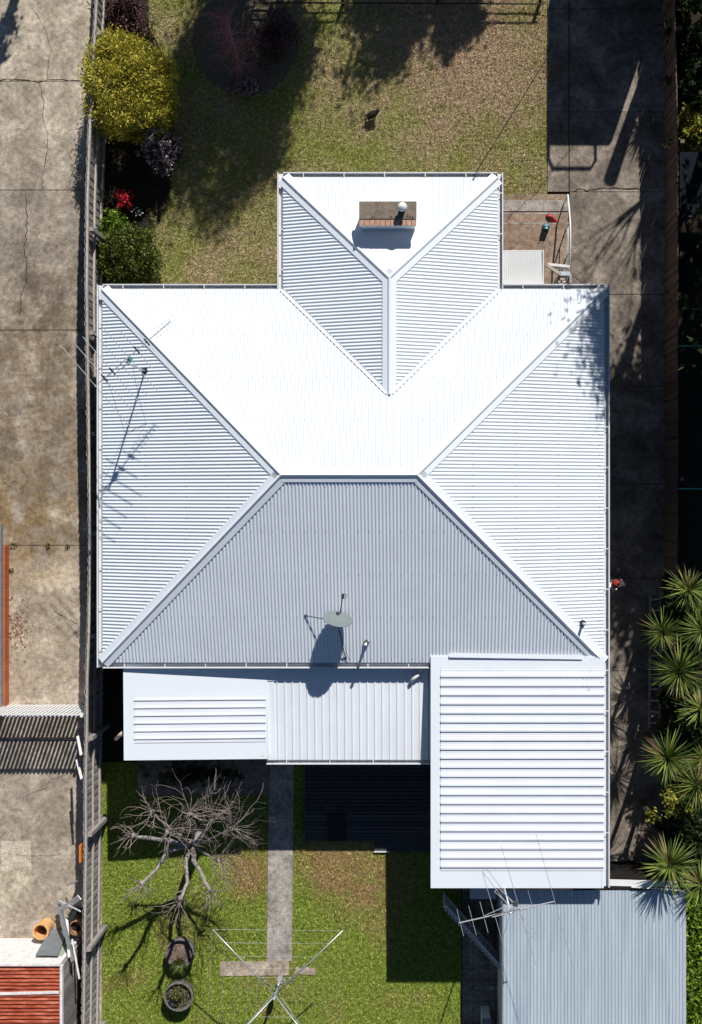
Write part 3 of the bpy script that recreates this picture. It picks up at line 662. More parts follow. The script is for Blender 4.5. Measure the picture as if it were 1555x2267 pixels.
# handrail
hr = thing('handrail', P(1258, 520), 'thin white metal handrail bending down the open side of the entry porch steps', 'handrail')
zr = 1.28; pts = [P(1258, 431, 0.95), P(1260.5, 460, 1.08), P(1263, 490, 1.25), P(1263.5, 520, zr), P(1262, 600, zr)]
m = MB(); m.tube(pts, 0.021, 10); m.build('top_rail', M['whitepaint'], hr, smooth=True)
for q, zb in ((pts[0], 0.03), (pts[2], 0.4), (pts[3].lerp(pts[4], 0.45), 0.4)):
    m = MB().tube([(q.x, q.y, zb), q], 0.016, 8); m.build('post', M['whitepaint'], hr, smooth=True)
m = MB(); m.tube([Vector((q.x, q.y, q.z - 0.45)) for q in pts[2:]], 0.012, 8); m.build('mid_rail', M['whitepaint'], hr, smooth=True)
# grey timber balustrade at the far end of the porch
bl = thing('balustrade', P(1240, 610), 'weathered grey timber porch balustrade with a slanting white beam, against the house corner', 'balustrade')
m = MB(); m.bar(P(1210, 586, 1.5), P(1241, 607, 1.5), 0.07, 0.09); m.build('beam', M['rail'], bl)
m = MB(); m.bar(P(1213, 585, 1.4), P(1262, 590, 1.4), 0.06, 0.06); m.bar(P(1225, 592, 1.36), P(1262, 596, 1.36), 0.03, 0.05); m.build('top_rail', M['oldwhite'], bl)
m = MB(); q = P(1250, 604, 1.5); m.box(q.x - 0.13, q.x + 0.14, q.y - 0.05, q.y + 0.04, 1.4, 1.47); m.build('ledge', M['bluewhite'], bl)
m = MB()
for k, zz_ in enumerate((1.3, 1.08, 0.86, 0.64, 0.46)):
    q = P(1250, 611 + 0 * k, 1.3); m.box(q.x - 0.14, q.x + 0.14, q.y - 0.03 - 0.025 * k, q.y + 0.02 - 0.025 * k, zz_ - 0.06, zz_ + 0.03)
m.build('slat', M['rail'], bl)
for px in (1238, 1263):
    q = P(px, 611, 1.3); MB().box(q.x - 0.02, q.x + 0.02, q.y - 0.17, q.y + 0.03, 0.42, 1.38).build('post', M['rail'], bl)
# awning over the porch door
aw = thing('awning', P(1154, 595, 2.4), 'small flat white fluted awning tucked between the front wing gutter and the main roof', 'awning')
w0 = P(1104, 636, 2.55); w1 = P(1201, 557, 2.4)
m = MB(); us = np.linspace(w0.x - 0.05, w1.x, 97); dz = 0.004 * ((np.arange(97) // 2) % 2); sheet(m, (us, dz), lambda u: (w0.y - 0.2, w1.y), lambda x, y: 2.52 - 0.06 * (y - w0.y), 'y'); m.build('roof_sheet', M['oldwhite'] if False else mk_white('chalky awning sheet', (0.66, 0.66, 0.64), 0.12, 0.7), aw)
m = MB(); m.box(w0.x - 0.05, w1.x, w1.y, w1.y + 0.02, 2.4, 2.475); m.box(w1.x, w1.x + 0.02, w0.y - 0.2, w1.y + 0.02, 2.42, 2.53); m.build('fascia', M['whitepaint'], aw)
# shoes and tool on porch
sh = P(1222, 486, 0.31)
for k, (dx, dy, a) in enumerate(((-0.02, 0.05, -0.5), (0.05, -0.01, -0.65))):
    s_ = thing('shoe', (sh.x + dx, sh.y + dy, 0.286), ['left red shoe nearer the house of the pair on the porch step', 'right red shoe nearer the handrail of the pair on the porch step'][k], 'shoe', 'pair of red shoes on the porch step')
    o = Vector((sh.x + dx, sh.y + dy, 0.286)); ca, sa = math.cos(a), math.sin(a)
    def loop(L, W, z, k=14):
        r = []
        for i in range(k):
            t = 2 * math.pi * i / k; x = L * math.cos(t); y = W * math.sin(t) * (1 - 0.22 * math.cos(t + 0.6)); r.append((o.x + x * ca - y * sa, o.y + x * sa + y * ca, z))
        return r
    def loft(rings, mat, nm, par):
        mb = MB(); k = len(rings[0])
        for r in rings: mb.v += r
        for i in range(len(rings) - 1):
            for j in range(k): mb.f.append((i * k + j, i * k + (j + 1) % k, (i + 1) * k + (j + 1) % k, (i + 1) * k + j))
        mb.f.append(tuple((len(rings) - 1) * k + j for j in range(k))); mb.build(nm, mat, par, smooth=True)
    loft([loop(0.13, 0.048, 0.287), loop(0.132, 0.05, 0.31)], M['black'], 'sole', s_)
    loft([loop(0.125, 0.046, 0.311), loop(0.115, 0.043, 0.34), loop(0.08, 0.034, 0.36)], M['red'], 'upper', s_)
    loft([loop(0.045, 0.022, 0.3605), loop(0.04, 0.02, 0.366)], M['black'], 'tongue', s_)
tb = P(1211, 500, 0.7); t_ = thing('tool_case', (tb.x, tb.y, 0.425), 'upright teal and black power tool case with a carry handle standing on the porch landing', 'tool case')
m = MB(); m.box(tb.x - 0.07, tb.x + 0.07, tb.y - 0.06, tb.y + 0.06, 0.425, 0.64); m.build('body', M['teal'], t_, bevel=0.02)
m = MB(); m.box(tb.x - 0.078, tb.x + 0.078, tb.y - 0.066, tb.y + 0.066, 0.425, 0.5); m.build('base', M['black'], t_, bevel=0.015)
m = MB(); m.tube([(tb.x - 0.055, tb.y, 0.63), (tb.x - 0.05, tb.y, 0.72), (tb.x + 0.05, tb.y, 0.72), (tb.x + 0.055, tb.y, 0.63)], 0.01, 8); m.build('handle', M['black'], t_)
m = MB(); m.box(tb.x - 0.035, tb.x + 0.05, tb.y + 0.01, tb.y + 0.035, 0.6405, 0.643); m.box(tb.x - 0.02, tb.x + 0.03, tb.y - 0.045, tb.y - 0.02, 0.6405, 0.643); m.build('badge', M['whitepaint'], t_)

# ------------------------------------------------------------ antennas, dish, cable
MA = M['antenna']
def element(parent, c, d, hl, r=0.006, name='element', mat=None):
    m = MB(); m.tube([c - d * hl, c + d * hl], r, 5); return m.build(name, mat or MA, parent)
f0 = Vector((-6.0, 2.63, 0)); f0 = P(321, 821, 3.09); f0.z = ZE + (f0.x - X0) * T
an = thing('tv_antenna', f0, 'long pronged television antenna on a mast over the left edge of the white roof', 'antenna')
zb = 4.85; top = Vector((f0.x, f0.y, zb + 0.1)); 
m = MB(); m.tube([f0, top], 0.02, 8); m.build('mast', M['steel'], an, smooth=True)
m = MB(); m.lathe(f0, [(0.08, 0.0), (0.05, 0.04), (0.025, 0.06)], 8); m.build('mast_foot', M['black'], an)
A = P(211, 854, zb); B = P(378, 711, zb); d = (B - A).normalized(); e_ = Vector((-d.y, d.x, 0))
m = MB(); m.tube([A - d * 0.02, B], 0.011, 6); m.build('boom', MA, an)
els = [(211, 854, 1.1), (231, 837, 1.0), (249, 822, 0.93), (268, 806, 0.86), (285, 791, 0.9), (303, 775, 0.5), (325, 757, 0.27), (335, 748, 0.13), (343, 741, 0.12), (350, 735, 0.12), (357, 729, 0.11), (364, 723, 0.11), (371, 717, 0.1), (377, 712, 0.1)]
for i, (x, y, hl) in enumerate(els): element(an, P(x, y, zb + 0.012), e_, hl, 0.0075 if i < 6 else 0.005)
for (x, y) in ((231, 837), (249, 822), (303, 775), (325, 757)):
    m = MB(); q = P(x, y, zb + 0.02); m.bar(q - e_ * 0.09, q + e_ * 0.09, 0.03, 0.03); m.build('insulator', M['black'], an)
jb = P(287, 795, zb - 0.03); m = MB(); m.box(jb.x - 0.05, jb.x + 0.05, jb.y - 0.06, jb.y + 0.04, jb.z - 0.06, jb.z + 0.02); m.build('junction_box', M['green'], an)
m = MB(); m.tube([P(236, 832, zb - 0.02), P(262, 820, zb - 0.12), P(290, 802, zb - 0.02)], 0.008, 5); m.tube([P(250, 822, zb + .05), P(277, 795, zb + 0.07), P(300, 778, zb + .04)], 0.008, 5); m.build('boom_brace', MA, an)
def cord(parent, pts, r=0.004, mat=None, name='cable'): m = MB(); m.tube(pts, r, 5); return m.build(name, mat or M['darkmetal'], parent)
def onw(px, py):
    p = P(px, py, 3.0); z = ZE + (p.x - X0) * T + 0.02; p = P(px, py, z); return p
cord(an, [P(236, 836, zb), P(250, 878, 4.2), P(266, 925, 3.5), onw(277, 958)])
cord(an, [P(293, 806, zb), P(301, 850, 4.2), P(314, 905, 3.5), onw(324, 938), onw(300, 948), onw(278, 960)])
# second antenna at carport corner
ft = Vector((P(1117, 1969, 2.6).x, c0.y - 0.02, 2.5)); an2 = thing('tv_antenna', ft, 'spindly television antenna with a slanting loop, between the carport and the grey shed', 'antenna')
zb = 4.35; tp = P(1131, 2020, zb)
m = MB(); m.tube([ft, (tp.x, tp.y, zb + 0.08)], 0.019, 8); m.build('mast', M['whitepaint'], an2, smooth=True)
m = MB(); m.box(ft.x - 0.06, ft.x + 0.06, ft.y - 0.03, ft.y + 0.018, 2.52, 2.6); m.build('wall_bracket', M['steel'], an2)
A = P(1016, 2044, zb); B = P(1229, 1996, zb); m = MB(); m.tube([A, B], 0.013, 6); m.build('boom', MA, an2)
m = MB(); m.tube([P(1073, 2028, zb + 0.1), P(1120, 2007, zb + 0.16), P(1150, 2010, zb + 0.08)], 0.008, 5); m.tube([P(1090, 2031, zb - .1), P(1130, 2022, zb - .2), P(1165, 2014, zb - .05)], 0.008, 5); m.build('boom_brace', MA, an2)
for (x0_, y0_, x1_, y1_, r) in ((1012, 2014, 1027, 2073, .006), (1038, 2006, 1055, 2071, .006), (1063, 1997, 1081, 2065, .007), (1069, 1932, 1125, 2128, .006), (1110, 1872, 1188, 2140, .006), (1169, 1972, 1181, 2013, .006), (1187, 1847, 1270, 2142, .006), (1108, 1984, 1120, 2028, .006)):
    m = MB(); m.tube([P(x0_, y0_, zb + 0.01), P(x1_, y1_, zb + 0.01)], r, 5); m.build('element', MA, an2)
m = MB()
for (o, ln) in ((0, 1.0), (9, 0.55)):
    a = Vector((1073 + o * 3, 1926 + o * 5)); b = Vector((1189 - o, 2080 - o * 4)); nrm = Vector((4.5, -3.4))
    lp = [a - nrm, a + nrm, b + nrm, b - nrm, a - nrm]
    m.tube([P(q.x, q.y, zb + 0.05) for q in lp], 0.007, 5)
m.build('loop_element', MA, an2)
m = MB(); q = P(1141, 2000, zb); m.box(q.x - 0.05, q.x + 0.05, q.y - 0.06, q.y + 0.05, zb + 0.02, zb + 0.08); m.build('junction_box', M['darkmetal'], an2)
cord(an2, [P(1130, 2020, zb), P(1125, 2040, 3.4), P(1114, 2075, 2.4), P(1116, 2180, 2.25)])
# satellite dish
dc = P(748, 1370, 3.52); ds = thing('satellite_dish', (dc.x, dc.y, ZE + (dc.y - YS) * T), 'grey oval satellite dish on struts on the back slope of the roof', 'satellite dish')
nrm = Vector((0.2, 0.9, 0.41)).normalized()
m = MB(); prof = [(0.0, -0.055)] + [(0.31 * t, -0.055 * (1 - t * t)) for t in (0.25, 0.5, 0.75, 1.0)] + [(0.325, 0.0), (0.325, -0.012), (0.2, -0.05), (0.0, -0.068)]
m.lathe(dc, prof, 40, nrm); m.build('reflector', M['dish'], ds, smooth=True)
lnb = P(759, 1321, 3.62)
ft2 = P(765, 1457, 2.79); ft2.z = ZE + (ft2.y - YS) * T + 0.02
low = dc + Vector((0.02, 0.02, -0.29)); m = MB(); m.tube([low, lnb], 0.011, 6); m.build('feed_arm', M['black'], ds)
m = MB(); m.bar(lnb - Vector((0.0, 0.04, 0)), lnb + Vector((0.01, 0.06, 0.02)), 0.055, 0.06); m.tube([lnb + Vector((0.03, 0.06, 0)), lnb + Vector((0.09, 0.04, -0.05)), lnb + Vector((0.05, -0.05, -0.1))], 0.006, 5); m.build('receiver', M['darkmetal'], ds)
mtb = dc - nrm * 0.06
ft1 = P(677, 1363, 3.1); ft1.z = ZE + (ft1.y - YS) * T + 0.02
ft3 = Vector((dc.x - 0.02, dc.y - 0.12, ZE + (dc.y - 0.12 - YS) * T))
for q, r in ((ft2, 0.012), (ft1, 0.01), (ft3, 0.024)):
    m = MB(); m.tube([mtb - nrm * 0.01, q], r, 8); m.build('strut', M['darkmetal'] if r < 0.02 else M['steel'], ds)
for q in (ft1, ft2): MB().lathe(q - Vector((0, 0, 0.01)), [(0.03, 0), (0.03, 0.015), (0.0, 0.02)], 8).build('foot_plate', M['darkmetal'], ds)
cord(ds, [mtb, P(760, 1420, 3.05), P(773, 1462, 2.76)], 0.005)
# service cable
ca_ = P(1051, 387, 2.76); cb_ = P(1208, 135, 3.2); dcb = cb_ - ca_; m = MB(); pts = [ca_ + dcb * t + Vector((0, 0, 0.05 * t * t)) for t in (0, .3, .6, 1, 1.5, 2.2, 3, 4, 5)]; pts[0] = ca_
m.tube(pts, 0.009, 6); tag(m.build('power_cable', M['black'], None, ca_), 'thin dark overhead power cable running from the front gutter up across the lawn', 'cable')
ins = MB().lathe(ca_ - Vector((0, 0.02, 0.03)), [(0, 0), (0.025, 0), (0.025, 0.05), (0, 0.06)], 10); ins.build('cable_bracket', M['black'], house)

# ------------------------------------------------------------ fences
def fence(name, line, h, side, label, pal, rails, mrail, posts, cap_w=0.0, facing=1, lean=0.0, cat='fence', raggy=0.015, rail_w=0.045):
    """line: plan points; facing: +1 rails on the +x side, -1 on the -x side"""
    f = thing(name, (line[0][0], line[0][1], 0), label, cat); m = MB(); L_ = [Vector((x, y, 0)) for x, y in line]
    segs = list(zip(L_[:-1], L_[1:])); acc = 0; i = 0
    for a, b in segs:
        d = (b - a); n = max(1, int(d.length / 0.092)); 
        for k in range(n):
            p = a + d * ((k + 0.5) / n); off = (0.012 if i % 2 else 0.0) * -facing; hh = h + random.uniform(-raggy, raggy); w = 0.05 + random.uniform(-.003, .004); x = p.x + off
            t = random.uniform(-0.006, 0.006)
            m.add([(x - .006, p.y - w, 0.02), (x + .006, p.y - w, 0.02), (x + .006, p.y + w, 0.02), (x - .006, p.y + w, 0.02), (x - .006 + t, p.y - w, hh), (x + .006 + t, p.y - w, hh), (x + .006 + t, p.y + w, hh), (x - .006 + t, p.y + w, hh)],
                  [(0, 3, 2, 1), (4, 5, 6, 7), (0, 1, 5, 4), (1, 2, 6, 5), (2, 3, 7, 6), (3, 0, 4, 7)]); i += 1
    m.build('palings', pal, f)
    for z in rails:
        m = MB()
        for a, b in segs:
            o = Vector((facing * (0.012 + rail_w / 2 + 0.004), 0, z)); m.bar(a + o, b + o, rail_w, 0.075)
        m.build('rail', mrail, f)
    for y in posts:
        for a, b in segs:
            if min(a.y, b.y) <= y <= max(a.y, b.y):
                t = (y - a.y) / (b.y - a.y); p = a + (b - a) * t; x = p.x + facing * (rail_w + 0.07)
                MB().box(x - 0.05, x + 0.05, y - 0.045, y + 0.045, 0, h - 0.06).build('post', mrail if False else pal, f); break
    return f
H1 = 1.6
topx = [(-400, 232), (0, 210), (255, 196), (430, 190), (640, 188), (900, 192), (1200, 197), (1400, 193), (1500, 189), (1640, 188), (1720, 186), (1900, 186), (2267, 181), (2700, 176)]
lineL = [(P(x, y, H1).x, P(x, y, H1).y) for y, x in topx]
pys = [70, 262, 505, 735, 960, 1182, 1410, 1636, 1850, 2105, 2330]
fence('paling_fence', lineL, H1, 1, 'weathered grey timber paling fence with pale rails, right of the left concrete driveway', M['paling'], (0.35, 0.95, H1 - 0.04), M['rail'], [P(200, y, H1).y for y in pys], facing=1)
topr = [(-400, 1500), (0, 1495), (300, 1502), (700, 1502), (1000, 1501), (1250, 1500), (1330, 1500)]
lineR = [(P(x, y, 1.5).x, P(x, y, 1.5).y) for y, x in topr]
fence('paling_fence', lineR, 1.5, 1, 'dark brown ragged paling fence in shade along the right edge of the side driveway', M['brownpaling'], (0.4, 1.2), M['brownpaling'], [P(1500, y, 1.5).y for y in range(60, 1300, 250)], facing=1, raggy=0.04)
ff = thing('front_fence', P(1070, 4), 'low dark timber rail fence at the very top edge of the front lawn', 'fence')
for z in (0.16, 0.3):
    m = MB(); m.bar(P(560, 5, z), P(1205, 8, z), 0.03, 0.03); m.build('rail', M['darkwood'], ff)
for px in (760, 968, 1195):
    q = P(px, 8, 0); MB().box(q.x - 0.035, q.x + 0.035, q.y - 0.03, q.y + 0.03, 0, 0.36).build('post', M['darkwood'], ff)

# ------------------------------------------------------------ left neighbour: gate, low wall, rusty shed, junk
gt = thing('slatted_gate', P(90, 1557), 'white upright slatted gate across the left driveway casting a striped shadow', 'gate')
gy = P(0, 1583, 1.45).y; xl, xr = -12.5, P(178, 1583, 1.45).x
x = xl; m = MB()
while x < xr - 0.05: m.box(x, x + 0.06, gy - 0.008, gy + 0.008, 0.06, 1.45); x += 0.1
m.build('slats', M['whitepaint'], gt)
for z in (0.12, 0.72, 1.36): MB().box(xl, xr, gy - 0.045, gy - 0.008, z - 0.025, z + 0.025).build('rail', M['whitepaint'], gt)
MB().box(xr, xr + 0.06, gy - 0.05, gy + 0.01, 0, 1.48).build('post', M['whitepaint'], gt)
bw = thing('brick_wall', P(5, 1380), 'low orange brick wall at the left edge beside the stained concrete', 'wall')
m = MB(); m.box(-12, GX(21), GY(1560), GY(1207), 0.0, 0.34)
mt, nt, b_ = newmat('orange brick face', 0.9, 0, 0.15)
t = nt.nodes.new('ShaderNodeTexBrick'); t.inputs['Scale'].default_value = 1.0
t.inputs['Color1'].default_value = (0.5, 0.15, 0.065, 1); t.inputs['Color2'].default_value = (0.4, 0.12, 0.06, 1); t.inputs['Mortar'].default_value = (0.22, 0.12, 0.08, 1)
t.inputs['Mortar Size'].default_value = 0.006; t.inputs['Brick Width'].default_value = 0.11; t.inputs['Row Height'].default_value = 0.08; t.offset = 0.0
tc = nt.nodes.new('ShaderNodeTexCoord'); nt.links.new(tc.outputs['Object'], t.inputs['Vector']); nt.links.new(t.outputs['Color'], b_.inputs['Base Color'])
m.build('wall', mt, bw)
m = MB(); m.box(-12, P(3, 0, 0.45).x, GY(1560), GY(1160), 0.341, 0.45); m.build('coping', M['greymetal'], bw)
shd = thing('rusty_shed', (-10, -12, 0), 'small shed with a rusty red corrugated roof and flaking white walls, bottom left corner', 'shed')
rx = P(134, 2140, 1.9).x; ry = P(134, 2137, 1.9).y
m = MB(); sheet(m, prof_sine(-17, ry, 0.085, 0.017), lambda u: (-14, rx), lambda x, y: 1.93 - 0.03 * (x - rx) * 0, 'x'); m.build('roof', M['rust'], shd, smooth=True)
m = MB(); m.box(-13.9, rx - 0.08, -17, ry - 0.06, 0, 1.88); shw = m.build('wall', M['oldwhite'], shd)
m = MB(); m.box(-14, rx + 0.01, ry + 0.001, ry + 0.05, 1.84, 1.975); m.build('barge_board', M['oldwhite'], shd)
m = MB(); q = P(0, 2210, 1.95).y; m.bar((-14, q, 1.955), (rx - 0.02, q + 0.13, 1.955), 0.06, 0.02); m.build('sheet_lap', M['oldwhite'], shd)
m = MB(); y = ry - 0.05
while y > -17: m.bar((rx - 0.055, y, 0.3), (rx + 0.035, y, 1.86), 0.075, 0.012, up=(0, 1, 0)) if False else m.box(rx - 0.02, rx + 0.02, y - 0.08, y, 0.02, 1.8 + random.uniform(-.03, .03)); y -= 0.09
m.build('side_cladding', M['paling'], shd)
m = MB(); m.box(rx + 0.001, rx + 0.06, -17, ry, 1.86, 1.96); m.build('fascia', M['oldwhite'], shd)
tp_ = P(90, 2063, 0.5); pp = thing('terracotta_pipe', (tp_.x, tp_.y, 0.03), 'orange terracotta pipe standing open end up in front of the rusty shed', 'pipe')
m = MB(); m.lathe((tp_.x, tp_.y, 0.03), [(0.17, 0), (0.17, 0.36), (0.2, 0.38), (0.2, 0.48), (0.155, 0.48), (0.15, 0.03)], 28); m.build('barrel', M['terracotta'], pp, smooth=False)
# leaning sheet and boards
def plank(a, b, w, t, mat, label, name='plank', cat='plank', group=None, up=(0, 0, 1)):
    m = MB(); m.bar(a, b, w, t, up); return tag(m.build(name, mat, None, a), label, cat, group)
mm = MB(); c = [P(112, 2056, 0.05), P(147, 2064, 0.05), P(128, 2117, 1.35), P(78, 2116, 1.35)]; up_ = Vector((0.01, 0.02, 0.012))
mm.add([*c, *[q + up_ for q in c]], [(0, 1, 2, 3), (7, 6, 5, 4), (0, 4, 5, 1), (1, 5, 6, 2), (2, 6, 7, 3), (3, 7, 4, 0)]); tag(mm.build('metal_sheet', M['greymetal'], None, c[0]), 'grey flat metal sheet leaning on the rusty shed beside the terracotta pipe', 'sheet')
mm = MB(); c = [P(143, 2070, 0.08), P(152, 2076, 0.08), P(140, 2120, 1.2), P(124, 2118, 1.2)]
mm.add([*c, *[q + up_ for q in c]], [(0, 1, 2, 3), (7, 6, 5, 4), (0, 4, 5, 1), (1, 5, 6, 2), (2, 6, 7, 3), (3, 7, 4, 0)]); tag(mm.build('glass_sheet', simple('pale green panel', (0.35, 0.42, 0.34), 0.3), None, c[0]), 'narrow pale green panel leaning beside the grey metal sheet', 'panel')
GR = 'offcuts and poles leaning on the left fence'
plank(P(150, 1960, 0.4), P(172, 1950, 1.0), 0.05, 0.02, M['whitepaint'], 'short white board end leaning at the fence, uppermost of the scrap heap', group=GR)
plank(P(126, 2021, 0.3), P(176, 1987, 1.4), 0.13, 0.02, M['whitepaint'], 'widest white board of the scrap heap, leaning over the grey post', group=GR)
plank(P(131, 1995, 0.5), P(178, 2018, 1.4), 0.03, 0.02, M['whitepaint'], 'thin white batten crossing the widest white board', group=GR)
plank(P(130, 2000, 0.35), P(162, 2130, 1.5), 0.08, 0.06, M['greymetal'], 'long dark grey post sloping down the scrap heap', group=GR)
plank(P(148, 2030, 0.5), P(153, 2120, 1.45), 0.06, 0.02, M['whitepaint'], 'white board end beside the long dark grey post', group=GR)
plank(P(160, 2080, 0.6), P(176, 2168, 1.5), 0.03, 0.03, M['oldwhite'], 'thin pinkish pole nearest the fence in the scrap heap', group=GR)
plank(P(172, 1630, 1.3), P(180, 1672, 1.75), 0.06, 0.02, M['whitepaint'], 'upper white offcut tied to the left fence just below the slatted gate', group=GR)
plank(P(170, 1682, 1.3), P(181, 1725, 1.7), 0.06, 0.02, M['oldwhite'], 'lower pinkish white offcut on the left fence below the slatted gate', group=GR)
m = MB(); q = P(179, 1890, 1.45); m.box(q.x - 0.03, q.x + 0.015, q.y - 0.2, q.y + 0.2, 1.0, 1.5); tag(m.build('orange_strip', M['orange'], None, q), 'orange plastic strip hooked on the driveway side of the left fence', 'strip')
q = P(163, 2062, 0.6); m = MB(); m.lathe((q.x, q.y, 0.1), [(0.001, 0.0), (0.14, 0.0), (0.17, 0.28), (0.18, 0.28), (0.18, 0.3), (0.16, 0.3), (0.13, 0.1), (0.0, 0.1)], 20); tag(m.build('bucket', simple('dull tan plastic', (0.4, 0.22, 0.12), 0.7), None, q), 'dull tan bucket wedged in the scrap heap by the left fence', 'bucket')
q = P(158, 2050, 0.5); m = MB(); m.lathe((q.x, q.y, 0.06), [(0.14, 0.0), (0.24, 0.02), (0.27, 0.08), (0.24, 0.15), (0.14, 0.16), (0.13, 0.1)], 24, (0.5, 0.2, 0.8)); tag(m.build('old_tyre', M['black'], None, q), 'black tyre leaning among the scrap by the left fence', 'tyre')

# ------------------------------------------------------------ grey shed on the right with its side gate
gs = thing('grey_shed', (3.9, -11, 0), 'garage shed with a weathered pale grey corrugated roof, below the white carport', 'shed')
zS = 2.22; sx0 = P(1113, 2200, zS).x; sx1 = P(1517, 2200, zS).x; syn = P(0, 1971, zS).y
m = MB(); sheet(m, prof_sine(sx0, sx1, 0.0762, 0.009), lambda u: (-17, syn), lambda x, y: zS + 0.02 + 0.0 * y, 'y'); m.build('roof', M['zinc'], gs, smooth=True)
m = MB(); m.box(sx0 + 0.02, sx1 - 0.06, -17, syn - 0.1, 0, zS); gw = m.build('wall', M['oldwhite'], gs)
m = MB(); m.box(P(1260, 0, 1).x, P(1490, 0, 1).x, syn - 0.1, syn - 0.05, 0.03, 2.05); m.build('garage_door', simple('near black door paint', (0.012, 0.01, 0.009), 0.8), gs)  # door colour taken near black to stand in for the yucca shadow
m = MB(); m.bar(P(1343, 1954, 2.3), P(1500, 1958, 2.3), 0.13, 0.05); m.bar(P(1398, 1963, 2.3), P(1515, 1972, 2.3), 0.03, 0.06); m.build('fascia', M['whitepaint'], gs)
m = MB(); m.box(sx1 - 0.02, sx1 + 0.025, -17, syn, zS - 0.08, zS + 0.02); m.build('edge_trim', M['gutin'], gs)
pg_ = thing('picket_gate', P(1040, 2070), 'white corrugated panel gate standing open at a slant left of the grey shed', 'gate')
ga = P(982, 2010, 1.0); gb_ = P(1107, 2148, 1.0); d = (gb_ - ga); nrmg = Vector((-d.y, d.x, 0)).normalized(); m = MB(); k = 150; n0 = 0
for i in range(k):
    t = i / (k - 1); p = ga + d * t + nrmg * 0.022 * math.sin(2 * math.pi * t * 17)
    m.v += [(p.x, p.y, 0.08), (p.x, p.y, 1.0)]
for i in range(k - 1): m.f.append((2 * i, 2 * i + 2, 2 * i + 3, 2 * i + 1))
sh_ = m.build('corrugated_panel', M['whitepaint'], pg_); sm = sh_.modifiers.new('thick', 'SOLIDIFY'); sm.thickness = 0.012
for z in (0.2, 0.93):
    m = MB(); o = nrmg * 0.055; m.bar(Vector((ga.x, ga.y, z)) + o, Vector((gb_.x, gb_.y, z)) + o, 0.05, 0.04); m.build('frame_rail', M['whitepaint'], pg_)
m = MB(); m.bar(Vector((ga.x, ga.y, 0.05)) + nrmg * 0.05, Vector((ga.x, ga.y, 1.02)) + nrmg * 0.05, 0.05, 0.05); m.build('gate_post', M['whitepaint'], pg_); m = MB(); m.bar(Vector((gb_.x, gb_.y, 0.0)) + nrmg * 0.05, Vector((gb_.x, gb_.y, 1.1)) + nrmg * 0.05, 0.06, 0.06); m.build('gate_post', M['whitepaint'], pg_)
bx = P(1070, 1985, 0.9); cb = thing('storage_box', (bx.x, bx.y, 0.03), 'pale grey metal cabinet half hidden under the carport edge by the second antenna', 'cabinet')
m = MB(); m.box(bx.x - 0.3, bx.x + 0.3, bx.y - 0.02, bx.y + 0.35, 0.03, 0.9); m.build('body', M['bluewhite'], cb, bevel=0.015)
m = MB(); m.box(bx.x - 0.31, bx.x + 0.31, bx.y - 0.05, bx.y + 0.36, 0.901, 0.94); m.build('lid', M['bluewhite'], cb, bevel=0.01)
bn = P(1080, 2262, 0.9); cb = thing('bin', (bn.x, bn.y, 0.02), 'white lidded bin at the bottom edge against the grey shed wall', 'bin')
m = MB(); m.box(bn.x - 0.12, bn.x + 0.08, bn.y - 0.4, bn.y + 0.02, 0.02, 0.8); m.build('body', M['whitepaint'], cb, bevel=0.02)
m = MB(); m.box(bn.x - 0.13, bn.x + 0.1, bn.y - 0.42, bn.y + 0.04, 0.801, 0.85); m.build('lid', M['greymetal'], cb, bevel=0.02)

# ------------------------------------------------------------ ladder against right fence
ld = thing('ladder', P(1450, 1460), 'long grey timber ladder lying on its side against the right fence among the spiky plants', 'ladder')
la0, la1 = P(1441, 1316, 0.06), P(1438, 1612, 0.06); lb0, lb1 = P(1465, 1312, 0.42), P(1461, 1615, 0.42)
for a, b in ((la0, la1), (lb0, lb1)): m = MB(); m.bar(a, b, 0.045, 0.07); m.build('stile', M['rail'], ld)
for k in range(12):
    t = (k + 0.5) / 12; m = MB(); m.bar(la0.lerp(la1, t), lb0.lerp(lb1, t), 0.035, 0.02); m.build('rung', M['rail'], ld)
pl = P(1466, 1805, 1.2); pl2 = P(1464, 1850, 0.6); plank(pl, pl2, 0.03, 0.03, M['rail'], 'thin pale pole poking out of the bushes beside the side driveway', 'pole', 'pole')

# ------------------------------------------------------------ clothesline
hb = P(629, 2138, 0); cl = thing('rotary_clothesline', (hb.x, hb.y, 0), 'galvanised rotary clothes hoist with four spread arms and thin lines over the back lawn', 'clothesline')
m = MB(); m.tube([(hb.x, hb.y, 0), (hb.x, hb.y, 1.25)], 0.03, 12); m.tube([(hb.x, hb.y, 1.25), (hb.x, hb.y, 2.05)], 0.02, 12); m.build('pole', M['steel'], cl, smooth=True)
m = MB(); m.box(hb.x - 0.05, hb.x + 0.06, hb.y - 0.06, hb.y + 0.06, 0.78, 0.98); m.tube([(hb.x + 0.05, hb.y, 0.9), (hb.x + 0.13, hb.y + .02, 0.9), (hb.x + 0.14, hb.y + .02, 1.05)], 0.012, 6); m.build('winder', M['steel'], cl)
tz = 2.12; tips = [P(471, 2058, tz), P(759, 2061, tz)]; ctr = Vector((hb.x, hb.y, 1.82))
for t in list(tips): tips.append(Vector((2 * ctr.x - t.x, 2 * ctr.y - t.y, tz)))
tips = [tips[0], tips[1], tips[2], tips[3]]
for t in tips:
    m = MB(); m.tube([ctr, t], 0.014, 8); m.build('arm', M['steel'], cl, smooth=True)
    m = MB(); q = ctr.lerp(t, 0.62); m.tube([(hb.x, hb.y, 1.5), q - Vector((0, 0, 0.0))], 0.009, 6); m.build('brace', M['steel'], cl)
for fr in (1.0, 0.8, 0.6, 0.42, 0.28):
    m = MB(); c = [ctr.lerp(t, fr) for t in tips]; m.tube(c + [c[0]], 0.0035, 4); m.build('line', M['steel'], cl)

